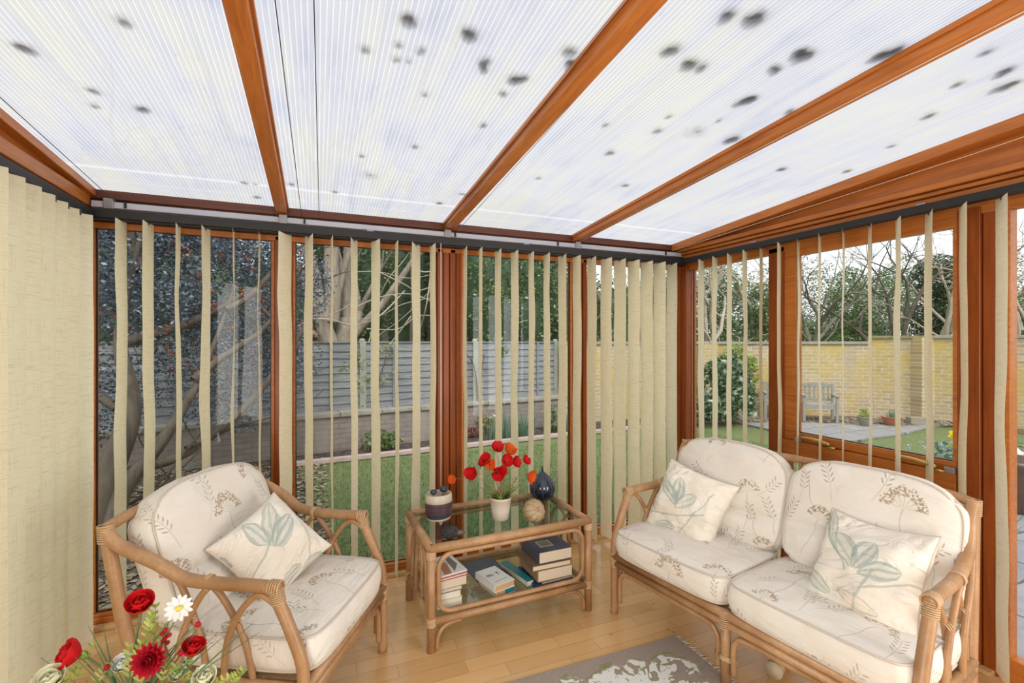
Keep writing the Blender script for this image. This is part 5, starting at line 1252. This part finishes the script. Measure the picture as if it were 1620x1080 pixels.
thicket('conifer', 'tall dark conifer with bare lower trunks behind the middle of the fence', (P2(630, 12), 12, G), [(0, 0, 2.8, 1.35, .7, 3.4), (1.5, .1, 2.7, .95, .7, 3.2), (.7, .8, 4, 2, .6, 2)], 11000, .11, LDRK, 63, [(-.55, -.9, .16, 5.5), (.15, -.85, .12, 5.5), (.75, -.9, .20, 5.5), (1.25, -.9, .16, 5.5)], corek=.6, bm_=BARKG)
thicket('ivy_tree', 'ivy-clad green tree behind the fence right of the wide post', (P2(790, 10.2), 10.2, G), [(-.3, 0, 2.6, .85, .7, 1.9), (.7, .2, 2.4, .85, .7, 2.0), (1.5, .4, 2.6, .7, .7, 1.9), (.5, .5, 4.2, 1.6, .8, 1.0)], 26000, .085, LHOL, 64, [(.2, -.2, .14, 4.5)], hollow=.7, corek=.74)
thicket('ivy_tree', 'ivy-clad green tree behind the bare forked tree', (P2(590, 11), 11, G), [(-.1, 0, 3.0, .60, .5, 1.9), (-.9, .2, 3.9, .6, .5, .8)], 8000, .08, LHOL, 65, corek=.7)
thicket('evergreen_hedge', 'tall evergreen hedge behind the brick wall left of the corner post', (P2(980, 11.5), 11.5, G), [(-1.3, 0, 2.0, 1.0, .6, 1.9), (0, 0, 1.9, 1.2, .6, 1.7), (1.6, .2, 2.0, 1.1, .6, 1.9)], 15000, .09, LHOL, 66, hollow=.7)
# bare forked tree
bx, by = P2(540, 9.6), 9.6
bare_tree('bare_tree', 'large bare beige tree with forked trunk behind the left of the fence', (bx, by, G),
 [((-.0, 0, 0), (-.12, 0, 1), 2.1, .26), ((-.1, 0, 1.3), (-.35, .0, 1), 2.2, .17), ((-.2, 0, 2.0), (.1, 0, 1), 2.2, .17), ((.05, 0, 1.5), (.75, 0, 1), 2.2, .085), ((-.2, 0, 1.6), (-.9, -.1, .5), 1.4, .06), ((-.35, 0, 2.2), (-.6, .2, 1), 1.8, .08), ((-.15, 0, 2.3), (.45, -.1, 1), 1.8, .07)], 5, BARK, 3, spread=.42, up=.22, wig=.10)
t_ = thing('overhanging_twigs', 'long pale bare twigs arching over the middle of the fence', 'branches', (bx, by, G)); mb = MB(); rr = random.Random(77)
def F9(u, v, y=9.2): q = aty(u, v, y); return Vector((q.x-bx, y-by, q.z-G))
for P_ in [[(560,505),(600,500),(640,480),(690,470)],[(555,490),(600,470),(650,465),(690,480)],[(560,430),(600,430),(650,440),(695,430)],[(600,470),(615,440),(640,410),(660,380)],[(570,560),(600,530),(640,500),(690,450)],[(600,430),(640,450),(660,460),(690,450)],[(580,520),(630,520),(660,500),(690,500)],[(665,520),(675,480),(680,440),(682,400)],[(650,420),(670,430),(690,427)],[(470,505),(520,505),(560,515),(600,500),(640,460)],[(480,495),(510,500),(540,490),(570,470)],[(595,560),(620,540),(650,500)],[(560,600),(590,520),(600,450),(600,380)]]:
    mb.tube(catmull([F9(u, v, 8.9+rr.uniform(0, .5)) for u, v in P_], 5), rr.uniform(.006, .014), 5)
obj('twigs', mb, TWIG, t_)
mb = MB(); mb.tube([(0, 0, 0), (.1, -.05, .8), (.2, -.1, 1.6)], [.05, .04, .02], 6); obj('stem', mb, TWIG, t_)
# trees beyond the yellow wall
def far(u, Zd): X = (u-810)/750*Zd; return (X*CT+Zd*ST, -X*ST+Zd*CT, G)
GRP = None
specs = [(1125, 13, 'bare twiggy tree behind the wall, leftmost through the right-hand windows', 4, 5), (1185, 14, 'bare twiggy tree behind the wall just left of the timber post', 7, 5), (1288, 14, 'bare tree with one leaning trunk seen left in the opening window', 9, 5), (1340, 17, 'slender bare tree behind the wall in the opening window', 8, 5), (1425, 13, 'dark spreading bare tree behind the wall in the opening window', 12, 5), (1500, 13, 'pale twiggy tree above the wall step, right in the opening window', 14, 5), (1612, 12, 'twiggy tree at the right edge of the view', 15, 5), (950, 13, 'bare tree glimpsed between the blind slats left of the corner', 16, 4)]
for (u, Zd, lab, sd, dp) in specs:
    rr = random.Random(sd); st = [((0, 0, 0), (rr.uniform(-.1, .25), 0, 1), 2.2, .10), ((.05, 0, 1.2), (-.5, .1, 1), 1.7, .07), ((.05, 0, 1.6), (.6, -.1, .9), 1.7, .06), ((.1, 0, 1.9), (-.1, -.2, 1), 1.7, .07), ((.1, 0, 1.4), (.9, 0, .5), 1.4, .035), ((.05, 0, 1.5), (-.9, 0, .6), 1.4, .035)]
    bare_tree('bare_tree', lab, far(u, Zd), st, dp, BARKD if sd == 12 else (TWIG if sd in (4, 7, 14, 15) else BARKG), sd, spread=.6, up=.10, wig=.2, ratio=.70)
for (u, Zd, lab, bl, n, sz, mt, sd) in [
    (1150, 14, 'green ivy mass behind the wall above the garden shrub', [(-.6, 0, 1.9, .9, .5, .8), (.6, 0, 1.7, .9, .5, .8), (0, .3, 3.1, 1.0, .5, .8)], 13000, .08, LHOL, 71),
    (1350, 15, 'rounded ivy-clad tree in the middle of the opening window', [(-.2, 0, 2.7, .85, .6, 1.3), (.5, .1, 1.9, .9, .6, .8), (-.5, 0, 1.6, 1.2, .6, .5)], 18000, .075, LHOL, 72),
    (1398, 16, 'loose green tree behind the wall centre in the opening window', [(.4, 0, 3.0, 1.0, .6, 1.3), (-.4, 0, 1.7, .8, .5, .6)], 9000, .075, LMID, 73),
    (1478, 14, 'dark evergreen with drooping boughs near the wall step', [(.2, 0, 2.1, .85, .6, 1.1), (.2, 0, 3.5, .9, .6, .7)], 13000, .085, LDRK, 74),
    (1518, 13.5, 'mid green evergreen right of the opening window', [(.3, 0, 2.2, .8, .6, 1.3)], 11000, .085, LHOL, 75),
    (1618, 14, 'evergreen mass behind the wall at the right edge', [(.2, 0, 2.0, 1.1, .6, 1.1)], 11000, .085, LHOL, 76),
    (1275, 15, 'small evergreen low behind the wall at the left of the opening window', [(0, 0, 1.6, .9, .6, .7)], 7000, .08, LMID, 77),
    (1210, 14, 'leafy evergreen behind the wall beside the timber post', [(0, 0, 2.2, .7, .5, 1.2)], 9000, .08, LHOL, 78)]:
    thicket('evergreen_tree', lab, far(u, Zd), bl, n, sz, mt, sd, hollow=.15, corek=0)
WOODL = leaf_mat('hazy_brown_twig_foliage', (.25, .235, .17), (.40, .38, .28), .8, .2, .3, (.17, .22, .11), .3)
for (u, Zd, lab, sd, hh_) in [(1140, 20, 'hazy brownish thicket beyond the wall behind the leftmost right-hand window', 81, 1.7), (1290, 21, 'hazy brownish thicket beyond the wall behind the left of the opening window', 82, 1.4), (1440, 21, 'hazy brownish thicket beyond the wall behind the right of the opening window', 83, 1.6), (1590, 20, 'hazy brownish thicket beyond the wall at the right edge', 84, 1.9)]:
    thicket('thicket', lab, far(u, Zd), [(0, 0, 2.8, 1.9, 1.0, hh_+1.2), (-1.3, .9, 2.3, 1.2, .8, hh_+.8), (1.3, -.9, 2.4, 1.2, .8, hh_+.8)], 15000, .10, WOODL, sd, hollow=.0, corek=0)
for i, (u, Zd) in enumerate([(1200, 34), (1290, 36), (1370, 34), (1450, 38), (1530, 36), (1620, 34), (1100, 36), (980, 38)]):
    rr = random.Random(90+i); bare_tree('distant_tree', 'hazy bare tree far beyond the garden wall', far(u, Zd), [((0, 0, 0), (0, 0, 1), 2.0, .2), ((0, 0, 1.2), (.6, 0, 1), 2.0, .1), ((0, 0, 1.2), (-.6, 0, 1), 2.0, .1), ((0, 0, .8), (1, 0, .6), 1.8, .08), ((0, 0, .8), (-1, 0, .6), 1.8, .08)], 4, BARKG, 90+i, spread=.7, group='distant bare trees', ratio=.78, minr=.01)

# garden chairs
def garden_chair(x, y, rz, lab):
    t_ = thing('garden_chair', lab, 'garden chair', (x, y, G+.035), rz); W_, D_ = .66, .50; t_.scale = (.84,)*3
    for xx in (0, W_):
        obj('leg', MB().box(xx-.03, xx+.03, -.03, .03, 0, .60), BWOOD, t_, smooth=False, bevel=.006)
        obj('leg', MB().box(xx-.03, xx+.03, D_-.03, D_+.03, 0, .44), BWOOD, t_, smooth=False, bevel=.006)
        obj('back_post', MB().box(xx-.028, xx+.028, D_-.025, D_+.03, .44, .86), BWOOD, t_, smooth=False, bevel=.006)
        obj('armrest', MB().box(xx-.038, xx+.038, -.06, D_+.02, .60, .632), BWOOD, t_, smooth=False, bevel=.008)
    obj('seat', (lambda q: ([q.box(.0, W_, -.01+k*.085, .065+k*.085, .385, .41) for k in range(6)], q.box(.03, W_-.03, -.02, .0, .31, .385), q)[-1])(MB()), BWOOD, t_, smooth=False, bevel=.004)
    tr = MB(); 
    for k in range(10):
        xa, xb_ = W_*k/10, W_*(k+1)/10; za, zb_ = .845+.035*sin(pi*k/10), .845+.035*sin(pi*(k+1)/10)
        tr.add([(xa, D_-.02, .78), (xb_, D_-.02, .78), (xb_, D_-.02, zb_), (xa, D_-.02, za), (xa, D_+.02, .78), (xb_, D_+.02, .78), (xb_, D_+.02, zb_), (xa, D_+.02, za)], [(0,1,2,3),(7,6,5,4),(3,2,6,7),(0,4,5,1)])
    obj('top_rail', tr, BWOOD, t_, smooth=False); obj('lower_back_rail', MB().box(.03, W_-.03, D_-.02, D_+.02, .45, .50), BWOOD, t_, smooth=False)
    for k in range(6): xx = .09+(W_-.18)*k/5; obj('back_slat', MB().box(xx-.024, xx+.024, D_-.008, D_+.008, .49, .80), BWOOD, t_, smooth=False)
c1 = A(1272, 666, G+.035); c2 = A(1211, 660, G+.035)
garden_chair(c1[0], c1[1], radians(-46), 'silvered wooden garden chair on the path, fully seen in the opening window')
garden_chair(c2[0], c2[1], radians(-46), 'silvered wooden garden chair on the path partly hidden by the timber post')

# planting
def clump(name, lab, base, n, h_, mat, seed, w_=.012, spread=.12, lean=.35, cat='plant'):
    rr = random.Random(seed); mb = MB()
    for k in range(n):
        a = rr.uniform(0, 6.3); r_ = spread*sqrt(rr.random()); q = Vector((r_*cos(a), r_*sin(a), 0)); d = Vector((cos(a)*lean*rr.random(), sin(a)*lean*rr.random(), 1)); H_ = h_*rr.uniform(.6, 1.05)
        ww = w_*rr.uniform(.7, 1.2); sd_ = Vector((cos(a+1.5+rr.uniform(-.5,.5)), sin(a+1.5), 0))
        p1 = q+d*H_*.5; p2 = q+d*H_+Vector((cos(a), sin(a), -.3))*H_*.15
        mb.add([q-sd_*ww/2, q+sd_*ww/2, p1+sd_*ww*.45, p1-sd_*ww*.45, p2], [(0,1,2,3),(3,2,4)])
    t_ = thing(name, lab, cat, base); obj('leaves', mb, mat, t_, smooth=False); return t_
def bed(u, v, h_=G+.02): q = atz(u, v, h_); return (q.x, q.y, h_)
for i, (u, v, h_, n, lab) in enumerate([(778, 696, .40, 40, 'thin clump of blue-green daffodil leaves, leftmost in the bed right of the wide post'), (802, 692, .52, 60, 'upright clump of blue-green daffodil leaves against the low wall'), (830, 690, .50, 70, 'wide clump of daffodil leaves in the middle of the bed'), (898, 680, .46, 50, 'clump of daffodil leaves at the right end of the bed')]): 
    t_ = clump('daffodil_clump', lab, bed(u, v), n, h_, LDAF, i+1, .018, .16, .45)
    if i in (0, 3): 
        for k in range(2): c = Vector((.03+.08*k, -.05, h_*1.0)); obj('flower', MB().sphere(c, .022, 8, 6, (1,1,.6)), PWH, t_); obj('stem', MB().tube([(0,0,0), c], .004, 5), STEM, t_)
def bush(name, lab, base, blobs, n, size, mat, seed, cat='shrub', stems=6, corek=.0):
    t_ = thing(name, lab, cat, base)
    if corek: core(t_, blobs, LDRK, corek, seed)
    leaves('foliage', blobs, n, size, mat, t_, seed, hollow=.3); rr = random.Random(seed); mb = MB()
    for k in range(stems):
        b_ = rr.choice(blobs); mb.tube(catmull([(rr.uniform(-.04,.04), rr.uniform(-.04,.04), 0), (b_[0]*.5, b_[1]*.5, b_[2]*.6), (b_[0]+rr.uniform(-.5,.5)*b_[3], b_[1], b_[2]+b_[5]*.4)], 4), .008, 5)
    obj('stems', mb, BARKD, t_); return t_
bush('leafy_perennial', 'bright green leafy mound in the bed left of the wide post', bed(600, 712), [(0, 0, .16, .24, .2, .16), (.18, 0, .14, .16, .15, .12), (-.15, 0, .1, .15, .12, .1)], 650, .07, LMID, 21)
bush('leafy_perennial', 'small yellow-green plant in the bed right of the wide post', bed(768, 686), [(0, 0, .2, .18, .15, .16)], 260, .06, LYEL, 22)
bush('leafy_perennial', 'yellow-green leafy plant at the right of the bed', bed(876, 682), [(0, 0, .26, .2, .18, .24)], 420, .06, LMID, 23)
bush('leafy_perennial', 'small reddish plant in the bed beside the wide post', bed(745, 692), [(0, 0, .1, .16, .12, .08)], 160, .06, leaf_mat('reddish_leaves', (.22, .07, .06), (.35, .15, .10)), 24)
# climbing roses against the fence
def climber(lab, base_uv, paths, tufts, seed, leafm=LYEL):
    q0 = Vector(bed(*base_uv)); t_ = thing('climbing_rose', lab, 'climber', q0); mb = MB(); Y = q0.y+.25
    def R_(u, v): q = aty(u, v, Y); return Vector((q.x-q0.x, Y-q0.y, q.z-q0.z))
    for P_ in paths: mb.tube(catmull([Vector((0,0,0))]+[R_(u, v) for u, v in P_], 6), .009, 5)
    obj('canes', mb, BARKD, t_); bl = []
    for (u, v, s) in tufts: c = R_(u, v); bl.append((c.x, c.y, c.z, s, s*.6, s))
    leaves('foliage', bl, 60*len(tufts), .05, leafm, t_, seed, hollow=0)
climber('sparse climbing rose with yellow-green leaves against the fence left of the wide post', (575, 710), [[(560, 690), (540, 640), (505, 610), (495, 580)], [(572, 680), (575, 640), (570, 600), (565, 560)], [(580, 690), (590, 640), (600, 600), (612, 560)], [(560, 650), (530, 620), (520, 570)]], [(500,590,.14),(520,605,.16),(545,580,.14),(515,560,.12),(575,610,.17),(570,570,.14),(572,640,.13),(605,600,.10),(615,555,.14),(625,585,.1),(480,575,.08),(530,590,.12),(560,550,.14),(573,668,.14)], 33)
climber('bare brown climbing stems on the fence beside the wide post', (757, 690), [[(755, 640), (752, 590), (745, 565)], [(760, 640), (762, 590), (766, 560)], [(756, 620), (750, 580), (738, 560)]], [(800,552,.08),(797,560,.07)], 34, LMID)
# plants near the yellow wall
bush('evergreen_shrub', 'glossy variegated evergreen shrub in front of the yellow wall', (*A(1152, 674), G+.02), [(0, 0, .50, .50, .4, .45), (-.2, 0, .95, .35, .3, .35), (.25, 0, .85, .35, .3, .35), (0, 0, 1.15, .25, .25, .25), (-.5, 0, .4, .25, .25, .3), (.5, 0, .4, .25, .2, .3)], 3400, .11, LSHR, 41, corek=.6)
q = aty(1165, 560, 7.65); bush('yellow_green_climber', 'bright yellow-green climber on the yellow wall above the shrub', (q.x, q.y, G+.02), [(0, 0, 1.35, .32, .15, .20), (.3, 0, 1.1, .3, .15, .22), (-.25, 0, 1.25, .2, .12, .15), (.45, -.05, .9, .2, .12, .2)], 1300, .07, leaf_mat('lime_leaves', (.25, .35, .08), (.42, .52, .16)), 42)
bush('wall_shrub', 'thin twiggy shrub at the left end of the yellow wall', (*A(1112, 662), G+.02), [(0, 0, .6, .2, .2, .5)], 260, .06, LMID, 43, stems=12)
TERRA = simple('terracotta', (.48, .20, .11), .8, 0, .2, 12)
def potted(name, lab, base, prof, mat, plant=None, seed=0, ph=.2, pn=40, pm=LMID):
    t_ = thing(name, lab, 'plant pot', base); obj('pot', MB().lathe(prof, 24), mat, t_); R_ = prof[-2][0]
    if plant == 'blades':
        rr = random.Random(seed); mb = MB()
        for k in range(pn):
            a = rr.uniform(0, 6.3); r_ = R_*.6*rr.random(); z0_ = prof[-1][1]; q = Vector((r_*cos(a), r_*sin(a), z0_-.02)); e = q+Vector((cos(a)*rr.uniform(.1,.6)*ph, sin(a)*rr.uniform(.1,.6)*ph, ph*rr.uniform(.5,1))); s_ = Vector((-sin(a), cos(a), 0))*.008
            mb.add([q-s_, q+s_, e], [(0,1,2)])
        obj('plant', mb, pm, t_, smooth=False)
    elif plant == 'leafy': leaves('plant', [(0, 0, prof[-1][1]+ph*.3, R_*.9, R_*.9, ph*.6)], pn*4, .06, pm, t_, seed, hollow=0)
    return t_
def bowl(r_, h_, t__=.02): return [(r_*.55, 0), (r_*.6, .01), (r_*.9, h_*.7), (r_, h_*.92), (r_*1.04, h_*.94), (r_*1.04, h_), (r_-t__, h_), (r_-t__*1.5, h_*.85), (.01, h_*.82)]
potted('terracotta_bowl', 'shallow terracotta bowl of green shoots by the yellow wall', (*A(1411, 675), G+.035), bowl(.17, .16), TERRA, 'blades', 1, .22, 60, LDAF)
potted('round_pot', 'small mossy stone pot on the path beside the wall', (*A(1370, 676), G+.035), bowl(.15, .17), COPE, 'leafy', 2, .2, 40, LYEL)
tag(obj('stone_trough', MB().box(-.19, .19, -.09, .09, 0, .15).box(-.16, .16, -.07, .07, .15, .155), simple('buff_stone', (.33, .29, .23), .9, 0, .2, 15), loc=(*A(1455, 674), G+.02), rot=(0, 0, -.6), smooth=False, bevel=.01), 'buff stone trough against the yellow wall', 'trough')
bush('bare_wall_shrub', 'small twiggy shrub budding at the foot of the yellow wall', (*A(1502, 668), G+.02), [(0, 0, .35, .22, .15, .35)], 90, .05, LYEL, 44, stems=14)
# daffodil and pansy planters just outside the opening window
def PZ(u, v, y): q = atx(u, v, 3.9); return q
q = atx(1511, 688, 4.6); t_ = thing('daffodil', 'single yellow daffodil with long leaves outside the opening window', 'flower', (q.x, q.y, G))
hh = q.z-G; mb = MB(); ax = Vector((-.7, -.5, .1)).normalized(); A_ = ax.orthogonal().normalized(); B_ = ax.cross(A_)
for k in range(6): a = k*pi/3; d = A_*cos(a)+B_*sin(a); petal(mb, Vector((0, 0, hh)), d, ax, .045, .032, .1, .1, 4, 3)
mb.tube([Vector((0, 0, hh)), Vector((0, 0, hh))+ax*.035], [.012, .018], 10); obj('flower', mb, simple('daffodil_yellow', (.85, .68, .03), .5), t_)
obj('stem', MB().tube([(0, 0, 0), (.01, .01, hh*.6), (0, 0, hh)], .004, 6), STEM, t_)
clump('bulb_leaves', 'tall blue-green bulb leaves around the yellow daffodil', (q.x, q.y, G), 70, .42, LDAF, 8, .015, .30, .5)
PBL = simple('pale_blue_flowers', (.50, .50, .72), .6, 0, .5, 60)
q = atx(1500, 716, 4.0); t_ = thing('pale_blue_flowers', 'low cluster of pale blue and white flowers outside the opening window', 'flowers', (q.x, q.y, G))
mb = MB(); rr = random.Random(6)
for k in range(60):
    c = Vector((rr.gauss(0, .09), rr.gauss(0, .09), q.z-G+rr.gauss(0, .025)))
    for j in range(4): petal(mb, c, dirv(j*pi/2+k, .4), (0,0,1), .018, .012, .1, .1, 2, 2)
obj('flowers', mb, PBL, t_); leaves('foliage', [(0, 0, (q.z-G)*.6, .2, .2, (q.z-G)*.5)], 500, .07, LDAF, t_, 9, hollow=0)
q = atx(1355, 738, 3.25); t_ = thing('white_flowers', 'small white and blue flowers just below the opening window', 'flowers', (q.x, q.y, G)); mb = MB()
for k in range(70):
    c = Vector((rr.gauss(0, .02), rr.gauss(0, .12), q.z-G+rr.gauss(0, .02)))
    for j in range(4): petal(mb, c, dirv(j*pi/2+k, .4), (0,0,1), .02, .014, .1, .1, 2, 2)
obj('flowers', mb, PWH, t_); leaves('foliage', [(0, 0, (q.z-G)*.5, .1, .2, (q.z-G)*.5)], 500, .06, LMID, t_, 10, hollow=0)
# pots on the patio at the right edge
GLZ = simple('brown_glazed_ceramic', (.13, .075, .05), .2, 0, .4, 8)
potted('glazed_pot', 'tall brown glazed pot on the slate patio at the right edge', (*A(1596, 806, G+.03), G+.03), [(.12, 0), (.14, .01), (.20, .25), (.24, .42), (.27, .46), (.27, .49), (.22, .49), (.21, .42), (.01, .42)], GLZ)
potted('terracotta_pot', 'terracotta pot with red and green plants behind the brown glazed pot', (*A(1622, 768, G+.03), G+.03), [(.18, 0), (.19, .01), (.27, .30), (.31, .31), (.31, .40), (.27, .40), (.26, .36), (.01, .36)], TERRA, 'leafy', 5, .16, 60, LMID)
tag(obj('marble_rock', MB().sphere((0, 0, .11), .14, 12, 8, (1, .8, .9), .2, 3), simple('white_rock', (.62, .60, .58), .7, 0, .2, 12), loc=(*A(1594, 775, G+.03), G+.28)), 'white rock resting by the pots at the right edge', 'rock')
# fallen leaves and grass (uncountable)
def scatter(name, lab, cat, n, area, size, mat, seed, h0):
    rr = random.Random(seed); mb = MB()
    for _ in range(n):
        x, y = area(rr); a = rr.uniform(0, 6.3); s = size*rr.uniform(.6, 1.3); t1 = rr.uniform(-.5, .5)
        d1 = Vector((cos(a), sin(a), t1*.5))*s*.5; d2 = Vector((-sin(a), cos(a), rr.uniform(-.4, .4)))*s*.3; c = Vector((x, y, h0+s*.18))
        mb.add([c-d1, c+d2, c+d1, c-d2], [(0,1,2,3)])
    tag(obj(name, mb, mat, smooth=False), lab, cat, kind='stuff')
scatter('fallen_leaves', 'dry fallen leaves and bark on the soil below the big shrub', 'leaves', 5200, lambda r_: (r_.uniform(-3.2, .1), r_.uniform(3.4, 7.0)), .06, LDRY, 1, G+.012)
scatter('fallen_leaves', 'dry fallen leaves along the foot of the yellow wall', 'leaves', 2600, lambda r_: (lambda t_, s: (6.5+t_*5.2, 8.0-(t_**1.6)*2.6-s*.9))(r_.random(), r_.random()), .07, LDRY, 2, G+.035)
rr = random.Random(55); mb = MB()
for _ in range(42000):
    y = 3.3+3.6*rr.random()**1.3; x = rr.uniform(-.1 if y > 5 else .05, 6.5) if y < 6.6 else rr.uniform(0, 4.5)
    if y > 6.68: continue
    a = rr.uniform(0, 6.3); h_ = rr.uniform(.015, .045); s_ = Vector((cos(a), sin(a), 0))*.0035; b0 = Vector((x, y, G)); mb.add([b0-s_, b0+s_, b0+Vector((cos(a+1.5)*.02*rr.random(), sin(a+1.5)*.02, h_))], [(0,1,2)])
tag(obj('grass', mb, LGRASS, smooth=False), 'short green lawn grass outside the back windows', 'grass', kind='stuff')
